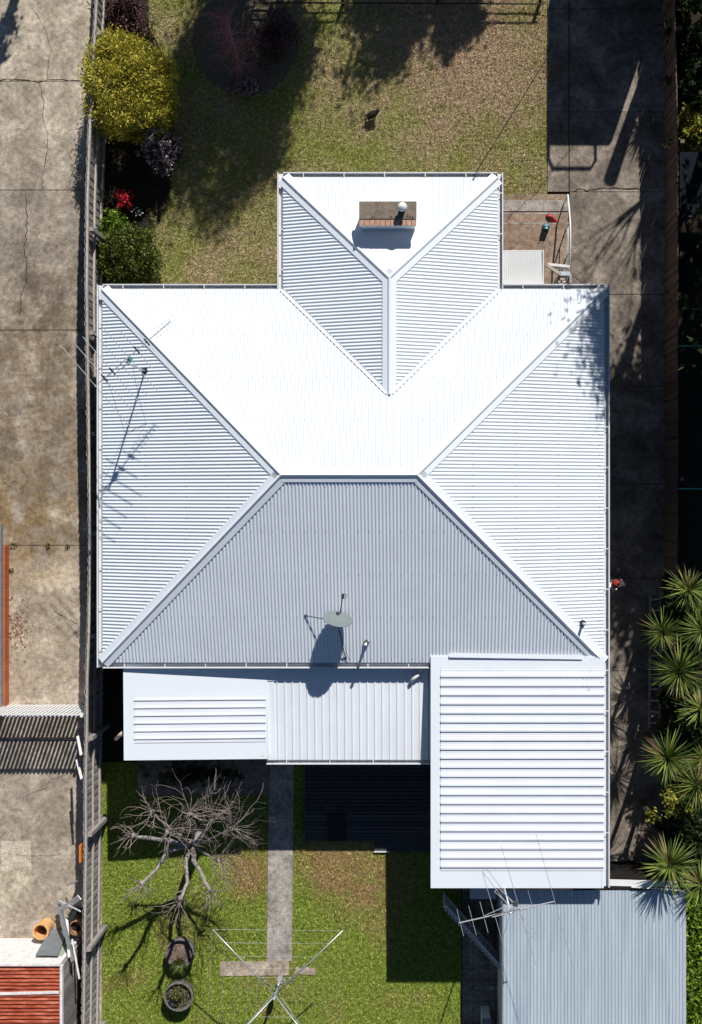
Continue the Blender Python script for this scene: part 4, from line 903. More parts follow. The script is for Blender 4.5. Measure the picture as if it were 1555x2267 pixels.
# ------------------------------------------------------------ pots
def pot(px, py, label, kindp, seed):
    q = P(px, py, 0.35); t = thing('planter', (q.x, q.y, 0), label, 'planter', 'round planters on the back lawn'); r = 0.355
    prof = [(0.28, 0.0), (0.34, 0.12), (0.345, 0.3), (0.36, 0.33), (0.355, 0.36), (0.31, 0.36), (0.3, 0.26)]
    m = MB(); m.lathe((q.x, q.y, 0), prof, 32); m.build('tub', M['pot'], t, smooth=True)
    m = MB(); m.lathe((q.x, q.y, 0.0), [(0.31, 0.265), (0.0, 0.29)], 32); m.build('soil', M['mulch'] if kindp else simple('reddish soil', (0.2, 0.145, 0.115), 1, 0, 0.6, 14, 0.6), t)
    g = np.random.default_rng(seed); n = 220 if kindp else 130
    a = g.uniform(0, 6.28, n); rr = g.uniform(0.02, 0.3, n); p = np.stack([q.x + rr * np.cos(a), q.y + rr * np.sin(a) + (0.06 if kindp else -0.2), 0.3 + g.uniform(0, 0.15, n)], 1)
    if kindp: v, f = leaves(p, 0.06, 0.6, 0.4); np_mesh('foliage', v, f, L_green, t)
    else:
        out = np.stack([np.cos(a), np.sin(a), np.full(n, 0.7)], 1) * 2; v, f = leaves(np.stack([q.x + 0.12 * np.cos(a), q.y - 0.25 + 0.12 * np.sin(a), 0.38 + 0 * a], 1), 0.3, 0.05, 0, out, 0.5); np_mesh('foliage', v, f, L_green, t)
    if kindp:
        m = MB(); m.lathe((q.x - 0.1, q.y - 0.1, 0.25), [(0.1, 0), (0.12, 0.13), (0.13, 0.13), (0.11, 0.1), (0.0, 0.08)], 20); m.build('inner_pot', M['black'], t, smooth=True)
pot(398, 2112, 'round grey tub of reddish soil with a grassy tuft, nearer the bare tree', 0, 1)
pot(395, 2208, 'round grey tub with a small black pot and green seedlings, lower of the two', 1, 2)

# ------------------------------------------------------------ bare pollarded tree
bt0 = P(452, 1832, 0); tr = thing('bare_tree', bt0, 'leafless pollarded tree with knobbly grey limbs and twiggy ends on the back lawn', 'tree')
fork = P(425, 1872, 1.45); lb_ = MB(); tw = MB(); kn = MB()
lb_.tube([bt0, bt0.lerp(fork, 0.3) + Vector((0.03, 0, 0)), bt0.lerp(fork, 0.7), fork], [0.16, 0.12, 0.105, 0.1], 9)
limbs = [[(375, 1862, 1.9), (330, 1856, 2.3), (292, 1850, 2.55)], [(372, 1885, 1.75), (345, 1925, 2.1), (312, 1958, 2.35)], [(412, 1910, 1.75), (415, 1955, 2.1), (398, 1993, 2.4)],
         [(430, 1905, 1.8), (450, 1945, 2.1), (466, 1972, 2.3)], [(455, 1888, 1.7), (486, 1908, 2.0)], [(430, 1840, 2.0), (424, 1815, 2.4), (420, 1800, 2.6)], [(400, 1850, 2.0), (368, 1840, 2.35)], [(450, 1845, 2.0), (468, 1815, 2.4)], [(452, 1862, 1.9), (490, 1846, 2.2), (515, 1835, 2.4)], [(395, 1850, 1.9), (350, 1812, 2.3), (335, 1795, 2.5)]]
for li, L_ in enumerate(limbs):
    pts = [fork] + [P(*q) for q in L_]; big = li < 4; r0 = 0.06 if big else 0.035
    pp = []
    for a, b in zip(pts[:-1], pts[1:]):
        for k in range(3): pp.append(a.lerp(b, k / 3) + Vector([random.uniform(-.018, .018) for _ in range(3)]))
    pp.append(pts[-1]); n = len(pp); lb_.tube(pp, [r0 * (1 - 0.45 * i / n) * random.uniform(0.88, 1.15) for i in range(n)], 8)
    end = pts[-1]; dirn = (pts[-1] - pts[-2]).normalized(); kn.lathe(end - dirn * 0.04, [(0.0, -0.06), (0.045, -0.04), (0.065, 0), (0.05, 0.04), (0.0, 0.07)], 8, dirn)
    wide = li in (4, 5, 6, 7, 8)
    for k in range(24 if wide else 18):
        s_ = end if k < 12 else pts[-2].lerp(end, random.uniform(0.3, 1)); th = random.uniform(0, 6.283)
        dd = Vector((math.cos(th), math.sin(th), random.uniform(-0.15, 0.9))) + dirn * (0.9 if not wide else 0.3)
        if wide: dd += Vector((0.75, 0.45, 0))
        branch(tw, s_, dd, (random.uniform(0.35, 0.95) if wide else random.uniform(0.2, 0.55)), random.uniform(0.006, 0.012), 1, 3 if wide else 2, 0.75, 4, 0.1, 0.6, wob=0.28, short=0.5)
lo = lb_.build('trunk', M['bark'], tr, smooth=True); kn.build('knuckle', M['bark'], lo, smooth=True); tw.build('twigs', M['twig'], tr)

# ------------------------------------------------------------ shrubs
def shrub(name, px, py, z, r, n, size, mat, label, cat='shrub', lump=0.12, box=2.0, shell=0.22, up=0.3, aspect=0.45, extra=None, seed=1, zc=None, stem=True, group=None, flowers=None):
    c = P(px, py, z); zc = zc if zc is not None else r[2] * 0.95; t = thing(name, (c.x, c.y, 0), label, cat, group)
    npf = max(30, n // 70); p, d = blob_points((c.x, c.y, zc), r, npf * 2, lump, box, shell, 0, seed); gg = np.random.default_rng(seed + 99); k_ = gg.integers(0, len(p), n)
    sg = min(r[0], r[1]) * (0.085 if n > 6000 else 0.13); p = p[k_] + gg.normal(size=(n, 3)) * sg; d = d[k_]; ok_ = p[:, 2] > 0.03; p = p[ok_]; d = d[ok_]; v, f = leaves(p, size, aspect, up, d * 0.8); fo = np_mesh('foliage', v, f, mat, t)
    if stem:
        m = MB()
        for k in range(6): m.tube([(c.x + random.uniform(-.05, .05), c.y + random.uniform(-.05, .05), 0), (c.x + random.uniform(-.5, .5) * r[0], c.y + random.uniform(-.5, .5) * r[1], zc * random.uniform(.7, 1.1))], [0.03, 0.012], 5)
        m.build('stems', M['trunk'], t)
    if flowers:
        fm, nf, fs, ctr = flowers; cf = P(ctr[0], ctr[1], ctr[2]); g = np.random.default_rng(seed + 5)
        p = np.stack([g.normal(cf.x, ctr[3], nf), g.normal(cf.y, ctr[3], nf), cf.z + g.uniform(-0.15, 0.1, nf)], 1); v, f = leaves(p, fs, 0.8, 0.8); np_mesh('flowers', v, f, fm, t)
    return t
shrub('golden_shrub', 275, 178, 1.6, (0.92, 1.02, 1.0), 36000, 0.075, L_yellow, 'big clipped dome shaped shrub with golden yellow green leaves hanging over the left fence', lump=0.1, box=3.4, shell=0.1, seed=3, aspect=0.35)
shrub('golden_shrub', 318, 262, 1.3, (0.5, 0.5, 0.6), 7000, 0.075, L_yellow, 'small golden green shrub between the big golden dome and the purple shrub', lump=0.12, seed=4, zc=0.75, aspect=0.35)
shrub('purple_shrub', 352, 318, 1.0, (0.42, 0.52, 0.6), 6500, 0.07, L_purple, 'small purple grey shrub with a cluster of pale lilac flowers, below the big golden shrub', lump=0.2, seed=5, zc=0.6, shell=0.35)
shrub('red_flower_bush', 271, 436, 0.6, (0.17, 0.21, 0.25), 900, 0.06, L_red, 'small bush covered in bright red flowers in the dark bed by the left fence', 'flower bush', lump=0.25, seed=6, zc=0.45)
shrub('white_flower_clump', 301, 466, 0.3, (0.16, 0.1, 0.14), 46, 0.05, L_white, 'few tiny white flowers beside the red flower bush', 'flowers', seed=7, zc=0.2, stem=False)
shrub('green_shrub', 278, 562, 0.9, (0.72, 0.72, 0.62), 17000, 0.07, L_green, 'rounded olive green shrub against the front left corner of the house', lump=0.14, seed=8, shell=0.25)
shrub('green_shrub', 250, 495, 0.6, (0.3, 0.32, 0.4), 3500, 0.08, L_lime, 'small fresh green shrub just below the red flower bush', lump=0.2, seed=9)
shrub('burgundy_shrub', 262, 8, 1.2, (0.5, 0.6, 0.7), 5000, 0.08, L_redleaf, 'dark burgundy shrub at the top edge above the golden shrub', lump=0.2, seed=10, shell=0.4)
# red twigged small tree in mulch bed
rt = P(535, 168, 0.04); rtt = thing('red_twig_tree', rt, 'small leaning tree with a fuzz of bare dark red twigs in the round mulch bed', 'tree')
tk = MB(); tw = MB(); topv = P(500, 30, 2.1); a1_ = rt.lerp(topv, 0.5)
tk.tube([rt, rt.lerp(topv, 0.3), a1_, topv], [0.05, 0.035, 0.025, 0.012], 7)
for k in range(75):
    t = random.uniform(0.15, 0.95); s_ = rt.lerp(topv, t); dd = Vector((random.gauss(0, 1), random.gauss(0, 0.9), random.gauss(0.3, 0.4)))
    branch(tw, s_, dd, random.uniform(0.3, 0.55), 0.009, 2, 3, 0.8, 4, 0.1, 0.5, wob=0.25, short=0.6)
tk.build('trunk', M['bark'], rtt, smooth=True); tw.build('twigs', M['redtwig'], rtt)
shrub('burgundy_shrub', 600, 70, 0.5, (0.7, 0.85, 0.35), 3600, 0.07, L_redleaf, 'low sprawling burgundy shrub on the right half of the round mulch bed', lump=0.35, seed=12, shell=0.6)
shrub('burgundy_shrub', 545, 190, 0.3, (0.45, 0.22, 0.25), 2000, 0.06, L_purple, 'ankle high purplish plants along the lower rim of the mulch bed', 'plants', lump=0.3, seed=13, shell=0.5)

# right side garden
shrub('green_gold_shrub', 1548, 270, 1.2, (0.45, 0.6, 0.7), 5500, 0.1, L_gold, 'yellow and green leafed shrub behind the right fence, above the dark blue roof', seed=21, lump=0.25)
shrub('dark_shrub', 1550, 165, 1.6, (0.5, 0.7, 0.9), 6500, 0.12, L_dark, 'dark evergreen shrub behind the upper right fence, above the yellow and green one', seed=22, lump=0.2)
shrub('dark_shrub', 1545, 30, 1.6, (0.5, 0.8, 0.9), 6500, 0.12, L_dark, 'dark evergreen shrub in the very top right corner', seed=23, lump=0.2)
shrub('fresh_shrub', 1490, 1618, 1.0, (0.3, 0.34, 0.55), 2600, 0.1, L_green, 'small mid green leafy shrub at the lower end of the ladder', seed=24, lump=0.3, shell=0.5)
shrub('variegated_shrub', 1512, 1792, 1.9, (0.42, 0.4, 0.5), 900, 0.11, L_gold, 'loose shrub with bright yellow and green leaves between the spiky plants', seed=25, lump=0.3, shell=0.55, zc=1.4)
shrub('variegated_shrub', 1447, 1812, 1.5, (0.17, 0.14, 0.25), 260, 0.1, L_gold, 'little sprig of yellow green leaves reaching over the side driveway', 'shrub', seed=26, lump=0.3, shell=0.6, zc=1.3)
for i, (px, py, lab) in enumerate(((1512, 1370, 'dark understorey bush below the uppermost spiky plants'), (1518, 1580, 'dark understorey bush right of the lower end of the ladder'), (1512, 1840, 'dark understorey bush between the yellow leaved shrub and the lowest spiky plants'))):
    shrub('understorey_bush', px, py, 0.8, (0.55, 1.1, 1.0), 10500, 0.13, L_dark, lab, 'bush', seed=30 + i, lump=0.22, shell=0.35, zc=1.15)
for i, (px, py, lab) in enumerate(((30, 1206, 'leftmost green weed in the driveway joint above the brick wall'), (107, 1207, 'middle green weed in the driveway joint'), (149, 1209, 'green weed in the driveway joint nearest the fence shadow'), (25, 1262, 'green weed at the foot of the brick wall'))):
    shrub('weed', px, py, 0.05, (0.06 if i else .09, 0.05, 0.06), 60, 0.045, L_green, lab, 'weed', seed=80 + i, stem=False, zc=0.06)
shrub('weedy_plants', 440, 1715, 0.3, (1.35, 0.28, 0.35), 5200, 0.1, L_dark, 'straggly dark weeds over the shaded slab below the leftmost patio roof', 'weeds', lump=0.35, seed=77, shell=0.6, aspect=0.2)
# yuccas
def yucca_mesh(seed, R_=0.67, n=125):
    g = np.random.default_rng(seed); V = []; F = []; k = 6
    for i in range(n):
        a = i * 2.39996 + g.uniform(-.15, .15); el = math.radians(78 - 85 * (i / n) ** 0.8 + g.uniform(-8, 8)); L_ = R_ * g.uniform(0.82, 1.08) * (0.75 + 0.3 * i / n); w = g.uniform(0.011, 0.019)
        d = np.array([math.cos(a), math.sin(a)]); s_ = np.array([-d[1], d[0], 0]); droop = g.uniform(0.1, 0.5) * (0.4 + i / n)
        b0_ = len(V); x = 0.03; z = 0.1 - 0.18 * i / n
        for j in range(k + 1):
            t = j / k; ww = w * (0.7 + 0.9 * t if t < 0.35 else 1.02 * (1 - (t - 0.35) / 0.65) ** 0.75 + 0.02)
            c_ = np.array([d[0] * x, d[1] * x, z]); V += [c_ - s_ * ww, c_ - np.array([0, 0, ww * 0.45]), c_ + s_ * ww]
            e2 = el - droop * t * 1.3; x += math.cos(e2) * L_ / k; z += math.sin(e2) * L_ / k
        for j in range(k):
            q = b0_ + 3 * j; F += [(q, q + 1, q + 4, q + 3), (q + 1, q + 2, q + 5, q + 4)]
    return np.array(V), np.array(F)
YM = []
for s_ in range(4):
    v, f = yucca_mesh(40 + s_); o = np_mesh('leaf_rosette', v, f, L_yucca); YM.append(o.data); bpy.data.objects.remove(o)
yu = [(1524, 1305, 2.4, 1.0, 'spiky plant rosette, uppermost of the group on the right edge'), (1468, 1398, 2.2, 0.95, 'spiky plant rosette overhanging the middle of the ladder, left of its twin'), (1556, 1395, 2.6, 1.0, 'spiky plant rosette cut by the right edge level with the upper ladder'),
      (1506, 1485, 2.6, 1.05, 'large spiky plant rosette right of the ladder middle'), (1552, 1570, 2.3, 0.95, 'spiky plant rosette at the right edge level with the ladder foot'), (1479, 1678, 2.6, 1.05, 'full round spiky plant rosette just below the ladder foot'),
      (1543, 1738, 2.5, 1.0, 'spiky plant rosette at the right edge just above the yellow leaved shrub'), (1484, 1918, 2.6, 1.0, 'spiky plant rosette above the white board of the grey shed'), (1552, 1960, 2.4, 0.95, 'spiky plant rosette at the top right corner of the grey shed'),
      (1560, 1680, 1.9, 0.8, 'half hidden spiky rosette at the right edge beside the full round one'),
      (1542, 1330, 1.7, 0.8, 'lower spiky rosette tucked under the uppermost one')]
def yucca(x, y, z, s_, i, lab, group='spiky yucca like plants along the right edge'):
    t = thing('yucca', (x, y, 0), lab, 'spiky plant', group); o = bpy.data.objects.new('leaf_rosette', YM[i % 4]); col.objects.link(o); o.parent = t; o.location = (0, 0, z - 0.05); k_ = s_ * random.uniform(0.85, 1.12); o.scale = (k_, k_, k_ * random.uniform(0.8, 1.2)); o.rotation_euler = (random.uniform(-.35, .35), random.uniform(-.35, .35), random.uniform(0, 6))
    m = MB(); m.tube([(x, y, 0), (x + 0.03, y - 0.02, z * 0.5), (x, y, z)], [0.09, 0.06, 0.05], 8); m.build('trunk', M['trunk'], t); return t
for i, (px, py, z, s_, lab) in enumerate(yu):
    q = P(px, py, z); yucca(q.x, q.y, z, s_, i, lab)
yucca(GX(1430) + 0.4 * 3, GY(290) + 1.187 * 3, 3.0, 1.2, 1, 'tall spiky plant beyond the top right fence, its star shaped shadow on the driveway')

# ------------------------------------------------------------ right neighbour
nb = thing('neighbour_carport', P(1560, 450), 'dark blue flat roof edge behind the right fence below the yellow and green shrub', 'carport')
q0 = P(1506, 345, 1.35); m = MB(); m.box(q0.x, 14, P(0, 470, 1.35).y, P(0, 336, 1.35).y, 1.3, 1.35); m.build('roof', M['navy'], nb)
for yy in (4.9, 7.8):
    m = MB(); m.box(q0.x + 0.2, q0.x + 0.3, P(0, 345 if yy > 6 else 460, 1.3).y - 0.2, P(0, 345 if yy > 6 else 460, 1.3).y - 0.1, 0, 1.295); m.build('post', M['darkmetal'], nb)
for i, (py, lab) in enumerate(((766, 'upper of two thin green poles beyond the right fence'), (1082, 'lower of two thin green poles beyond the right fence, level with the house ridge'))):
    p_ = P(1503, py, 1.5); m = MB(); m.tube([p_, (p_.x + 4, p_.y - 0.02, 1.55)], 0.016, 8); t = thing('clothes_pole', (p_.x + 1, p_.y, 0), lab, 'pole', 'green poles beyond the right fence'); m.build('cross_bar', M['green'], t)
    MB().tube([(p_.x + 3.9, p_.y, 0), (p_.x + 3.9, p_.y, 1.6)], 0.03, 8).build('post', M['green'], t)
def tree(name, x, y, z0, z1, r, n, size, mat, label, seed, clumps=26, dens=0.34, limbs=True, cat='tree', group=None):
    t = thing(name, (x, y, 0), label, cat, group); g = np.random.default_rng(seed); zc = (z0 + z1) / 2; hz = (z1 - z0) / 2
    cs = g.normal(size=(clumps, 3)); cs /= np.linalg.norm(cs, axis=1, keepdims=True); cs *= g.uniform(0.35, 0.9, (clumps, 1)); cs = cs * np.array([r, r, hz]) + np.array([x, y, zc])
    per = n // clumps; pts = np.concatenate([c + g.normal(size=(per, 3)) * r * dens * g.uniform(0.5, 1.0) * np.array([1, 1, 0.8]) for c in cs]); v, f = leaves(pts, size, 0.5, 0.0); np_mesh('crown', v, f, mat, t)
    m = MB(); m.tube([(x, y, 0), (x + 0.1, y, z0 * 0.6), (x, y + 0.1, zc)], [0.2, 0.14, 0.07], 9); 
    for c in cs[:14]: m.tube([(x, y + 0.05, zc * random.uniform(.6, .9)), Vector(c) * 0.6 + Vector((x, y, zc)) * 0.4 + Vector((0, 0, .1)), c], [0.06, 0.035, 0.012], 5)
    m.build('trunk', M['trunk'], t); return t
GRN = 'tall shade trees beyond the right fence'
for (tx, ty, tz0, tz1, tr_, tn, lab, sd_) in ((7.2, 10.1, 6.0, 9.3, 1.35, 12000, 'tallest dark tree beyond the right fence, its shade on the roof corner', 62),
        (10.1, 12.2, 4.0, 7.6, 1.6, 9000, 'dark tree farthest from the right fence, shading the dark blue flat roof', 66),
        (10.2, 9.0, 4.0, 7.6, 1.6, 9000, 'dark tree well behind the right fence, farther out than its neighbours', 67),
        (8.4, 8.4, 3.6, 7.2, 2.0, 13500, 'tall dark tree beyond the right fence level with the chimney', 63),
        (8.2, 6.2, 3.4, 6.6, 1.9, 14000, 'tall dark tree beyond the right fence level with the short wing roof valley', 64),
        (8.0, 3.8, 3.0, 5.8, 1.7, 14000, 'shorter dark tree beyond the right fence near the upper green pole', 65)):
    tree('shade_tree', tx, ty, tz0, tz1, tr_, tn * (3 if sd_ == 62 else 1), 0.12 if sd_ == 62 else 0.2, L_dark, lab, sd_, group=GRN, dens=0.4)
# trees beyond the top edge, their shadows lie on the front lawn
for (tx, ty, tz0, tz1, tr_, tn, lab, sd_) in ((-2.75, 17.2, 3.6, 9.2, 1.35, 14000, 'leafy tree beyond the top edge shading the left of the front lawn', 71),
        (-1.35, 17.0, 3.6, 8.8, 1.3, 13500, 'leafy tree beyond the top edge shading the round mulch bed', 72),
        (1.1, 17.6, 3.8, 6.2, 1.1, 7000, 'leafy tree beyond the top edge shading the lawn above the cat', 73),
        (2.5, 17.6, 3.6, 5.8, 0.9, 5500, 'leafy tree beyond the top edge nearest the van', 74)):
    tree('lawn_tree', tx, ty, tz0, tz1, tr_, tn, 0.15, L_dark, lab, sd_, clumps=22, dens=0.28, group='trees beyond the top edge')
ml = MB(); ml.tube([(-2.6, 17.2, 5.5), (-2.1, 17.5, 8.0), (-1.75, 17.8, 9.9)], [0.05, 0.04, 0.015], 6); ml.tube([(-2.1, 17.5, 7.6), (-1.9, 17.2, 9.0)], [0.02, 0.008], 5)
ml.tube([(-3.0, 17.2, 5.5), (-2.6, 17.3, 8.0), (-2.5, 17.0, 9.3)], [0.03, 0.02, 0.008], 6)
ml.build('leader', M['trunk'], bpy.data.objects['lawn_tree'])
# tall stump like palm and bare branched tree beyond the top right corner
xx, yy = GX(1350) + 0.4 * 4.1, GY(402) + 1.187 * 4.1
st = thing('palm', (xx, yy, 0), 'thick trunked palm beyond the top right corner throwing the long trunk shadow', 'palm'); m = MB(); m.tube([(xx, yy, 0), (xx, yy, 2), (xx, yy, 4.1)], [0.1, 0.12, 0.17], 12); m.build('trunk', M['trunk'], st)
xb, yb = 7.45, 12.7; bb = thing('bare_branch_tree', (xb, yb, 0), 'leafless branching tree beyond the top right corner', 'tree'); tk = MB()
tk.tube([(xb, yb, 0), (xb, yb, 4.4)], [0.12, 0.08], 8)
random.seed(5)
for k in range(6): branch(tk, (xb, yb, 4.3), (random.uniform(-0.9, 0.1), random.uniform(-0.7, 0.1), 0.7), 1.0, 0.045, 3, 2, 0.5, 5, 0.1, 0.6)
tk.build('trunk', M['trunk'], bb)
# left driveway: spray of foliage shadow at left edge
tree('lawn_tree', -8.75, 15.6, 3.2, 5.2, 0.45, 900, 0.15, L_dark, 'slim tree beyond the top left edge shading the left driveway rim', 75, clumps=8, dens=0.3, group='trees beyond the top edge')

# ------------------------------------------------------------ van added unseen beyond the top edge to cast the boxy driveway shadow
vy = 12.05; vx0, vx1 = 4.26, 5.78; shadow_van = thing('van', ((vx0 + vx1) / 2, vy + 2.3, 0), 'tall dark van with a roof rack beyond the top edge, boxy shadow on the driveway', 'van')
m = MB(); pr_ = [(0, 0.4), (0.0, 2.9), (0.08, 3.07), (0.3, 3.1), (3.4, 3.1), (4.2, 2.3), (4.7, 1.4), (5.3, 1.2), (5.4, 0.4)]
n = len(pr_)
for x in (vx0, vx1): m.v += [(x, vy + a, b) for a, b in pr_]
m.f += [tuple(range(n)), tuple(range(n, 2 * n))[::-1]] + [(i, i + n, (i + 1) % n + n, (i + 1) % n) for i in range(n)]
bd = m.build('body', M['vanpaint'], shadow_van, bevel=0.04)
m = MB(); m.box(vx0 + 0.25, vx1 - 0.25, vy - 0.01, vy - 0.002, 1.5, 2.4); m.build('rear_window', M['glass'], shadow_van)
for x in (vx0 + 0.03, vx1 - 0.15): m = MB(); m.box(x, x + 0.12, vy - 0.03, vy - 0.002, 0.85, 1.25); m.build('tail_light', M['red'], shadow_van)
for x in (vx0 + 0.02, vx1 - 0.24):
    for y in (vy + 0.9, vy + 4.2): m = MB(); m.lathe((x, y, 0.38), [(0.0, 0), (0.18, 0.0), (0.2, 0.02), (0.35, 0.02), (0.35, 0.2), (0.2, 0.22), (0, 0.22)], 24, (1, 0, 0)); m.build('wheel', M['black'], shadow_van)
m = MB(); zk = 3.5; m.tube([(vx0 + 0.2, vy + 3, zk), (vx0 + 0.2, vy + 0.28, zk), (vx0 + 0.3, vy + 0.05, zk), (vx1 - 0.3, vy + 0.05, zk), (vx1 - 0.18, vy + 0.25, zk), (vx1 - 0.18, vy + 3, zk)], 0.04, 8); m.build('roof_rack', M['black'], shadow_van)
for k in range(4): m = MB(); m.tube([(vx0 + 0.22, vy + 0.75 + k * 0.7, 3.05), (vx0 + 0.22, vy + 0.75 + k * 0.7, zk), (vx1 - 0.2, vy + 0.75 + k * 0.7, zk), (vx1 - 0.2, vy + 0.75 + k * 0.7, 3.05)], 0.025, 6); m.build('rack_hoop', M['black'], shadow_van)

# ------------------------------------------------------------ skinned figures
def skin(name, verts, edges, radii, mat, parent, sub=2, root=0):
    og = ORI[parent.name]; me = bpy.data.meshes.new(name); me.from_pydata([tuple(Vector(v) - og) for v in verts], edges, []); me.materials.append(mat)
    o = link(name, me, parent, og); o.modifiers.new('skin', 'SKIN'); me.skin_vertices[0].data[root].use_root = True
    for i, r in enumerate(radii):
        me.skin_vertices[0].data[i].radius = (r, r) if not hasattr(r, '__len__') else r
    s_ = o.modifiers.new('sub', 'SUBSURF'); s_.levels = sub; s_.render_levels = sub
    for q in o.modifiers:
        if q.type == 'SKIN': q.use_smooth_shade = True
    return o
# person standing on the side driveway, face turned up to the sky
hp = P(1363, 1296, 1.62); px_, py_ = hp.x, hp.y
pe = thing('person', (px_, py_, 0.03), 'person in dark clothes and a red cap standing on the shaded side driveway', 'person')
def q(x, y, z): return (px_ + x, py_ + y, 0.03 + z)
SK = simple('skin', (0.55, 0.3, 0.22), 0.6, 0, 0.05); CLOTH = simple('charcoal jacket cloth', (0.05, 0.052, 0.06), 0.9, 0, 0.2, 20); TRO = simple('black trouser cloth', (0.02, 0.022, 0.028), 0.9, 0, 0.2, 20)
V = [q(0, 0, .95), q(0, 0, 1.15), q(0, 0, 1.35), q(0, .01, 1.45), q(0, .015, 1.52), q(0, .02, 1.6), q(0, .03, 1.68),
     q(-.18, 0, 1.4), q(-.25, -.03, 1.13), q(-.25, .06, .9), q(-.25, .09, .83), q(.18, 0, 1.4), q(.25, -.03, 1.13), q(.25, .06, .9), q(.25, .09, .83),
     q(-.09, 0, .9), q(-.1, .02, .5), q(-.1, -.02, .1), q(-.11, .14, .04), q(.09, 0, .9), q(.1, .02, .5), q(.1, -.02, .1), q(.11, .14, .04)]
E = [(0, 1), (1, 2), (2, 3), (3, 4), (4, 5), (5, 6), (2, 7), (7, 8), (8, 9), (9, 10), (2, 11), (11, 12), (12, 13), (13, 14), (0, 15), (15, 16), (16, 17), (17, 18), (0, 19), (19, 20), (20, 21), (21, 22)]
Rd = [(.14, .1), (.12, .09), (.15, .1), (.06, .06), (.055, .055), (.085, .1), (.075, .085), .055, .04, .028, .032, .055, .04, .028, .032, .085, .055, .038, .035, .085, .055, .038, .035]
for sgn, base in ((-1, 10), (1, 14)):
    for k in range(4):
        i = len(V); V += [q(sgn * .25, .07 + .017 * k - .005, .77 - .004 * abs(k - 1.5)), q(sgn * .235, .075 + .017 * k - .005, .735)]; E += [(base, i), (i, i + 1)]; Rd += [.0095, .008]
    i = len(V); V += [q(sgn * .235, .135, .81), q(sgn * .225, .15, .78)]; E += [(base, i), (i, i + 1)]; Rd += [.01, .0085]
body = skin('body', V, E, Rd, SK, pe)
jv = [q(0, 0, .9), q(0, 0, 1.15), q(0, 0, 1.36), q(0, 0.0, 1.43), q(-.19, 0, 1.4), q(-.255, -.03, 1.13), q(-.25, .055, .92), q(.19, 0, 1.4), q(.255, -.03, 1.13), q(.25, .055, .92)]
skin('jacket', jv, [(0, 1), (1, 2), (2, 3), (2, 4), (4, 5), (5, 6), (2, 7), (7, 8), (8, 9)], [(.17, .125), (.15, .115), (.175, .12), (.09, .08), .075, .06, .045, .075, .06, .045], CLOTH, pe)
tv = [q(0, 0, .95), q(-.09, 0, .88), q(-.1, .02, .5), q(-.1, -.015, .1), q(.09, 0, .88), q(.1, .02, .5), q(.1, -.015, .1)]
skin('trousers', tv, [(0, 1), (1, 2), (2, 3), (0, 4), (4, 5), (5, 6)], [(.16, .12), .105, .075, .062, .105, .075, .062], TRO, pe)
for sx in (-1, 1): skin('shoe', [q(sx * .11, -.04, .04), q(sx * .112, .06, .035), q(sx * .115, .16, .03)], [(0, 1), (1, 2)], [.045, .048, .04], M['black'], pe)
m = MB(); hc = Vector(q(0, .055, 1.7)); m.lathe(hc, [(0.092, 0.0), (0.09, 0.02), (0.075, 0.055), (0.04, 0.075), (0.0, 0.08)], 20, (0, 0.25, 1)); m.build('cap', simple('faded dark red cloth', (0.3, 0.03, 0.03), 0.9), pe, smooth=True)
m = MB(); m.lathe(Vector(q(0, -.04, 1.63)), [(0.0, 0.0), (0.018, 0.01), (0.01, 0.03), (0, .035)], 8, (0, -1, .5)); nose = m.build('nose', SK, body)
m = MB()
for sx in (-1, 1): m.lathe(Vector(q(sx * .033, -.055, 1.655)), [(0.0, 0.014), (0.01, 0.01), (0.013, 0)], 8, (0, -1, .4))
m.build('eyes', M['black'], body); m = MB()
for sx in (-1, 1): m.lathe(Vector(q(sx * .085, .02, 1.63)), [(0.0, 0.016), (0.02, 0.012), (0.024, 0)], 8, (sx, 0, 0))
m.build('ears', SK, body)
m = MB(); m.tube([q(-.025, -.065, 1.585), q(0, -.075, 1.58), q(.025, -.065, 1.585)], .007, 6); m.build('mouth', simple('lips', (0.4, 0.14, 0.12), 0.6), body)
m = MB(); m.tube([q(-.12, .05, 1.44), q(-.1, -.06, 1.46), q(0, -.1, 1.45), q(.06, -.1, 1.44)], [.03, .032, .03, .02], 8); m.build('collar', M['whitepaint'], pe, smooth=True)
# black cat on the front lawn
cc = P(824, 255, 0.15); ct = thing('cat', (cc.x, cc.y, 0), 'black cat standing on the front lawn with its tail curled round', 'cat')
def q(x, y, z): return (cc.x + x, cc.y + y, z)
FUR = simple('black fur', (0.014, 0.013, 0.013), 0.8, 0, 0.4, 30)
V = [q(-.07, -.02, .2), q(0, 0, .2), q(.07, .03, .21), q(.12, .06, .245), q(.155, .085, .27), q(.185, .1, .262),
     q(-.12, -.025, .2), q(-.165, .0, .19), q(-.18, -.045, .17), q(-.165, -.1, .13), q(-.14, -.12, .1),
     q(.07, -.005, .13), q(.072, -.01, .07), q(.075, -.005, .02), q(.095, 0.0, .015), q(.055, .065, .13), q(.055, .07, .07), q(.06, .07, .02), q(.08, .08, .015),
     q(-.08, -.06, .14), q(-.105, -.065, .08), q(-.085, -.065, .02), q(-.065, -.058, .015), q(-.1, .02, .14), q(-.125, .025, .08), q(-.105, .025, .02), q(-.085, .033, .015)]
E = [(0, 1), (1, 2), (2, 3), (3, 4), (4, 5), (0, 6), (6, 7), (7, 8), (8, 9), (9, 10), (2, 11), (11, 12), (12, 13), (13, 14), (2, 15), (15, 16), (16, 17), (17, 18), (0, 19), (19, 20), (20, 21), (21, 22), (0, 23), (23, 24), (24, 25), (25, 26)]
Rd = [(.085, .085), (.09, .088), (.075, .08), .05, .042, .02, .025, .014, .012, .011, .009, .024, .014, .012, .013, .024, .014, .012, .013, .03, .016, .012, .014, .03, .016, .012, .014]
cb_o = skin('body', V, E, Rd, FUR, ct)
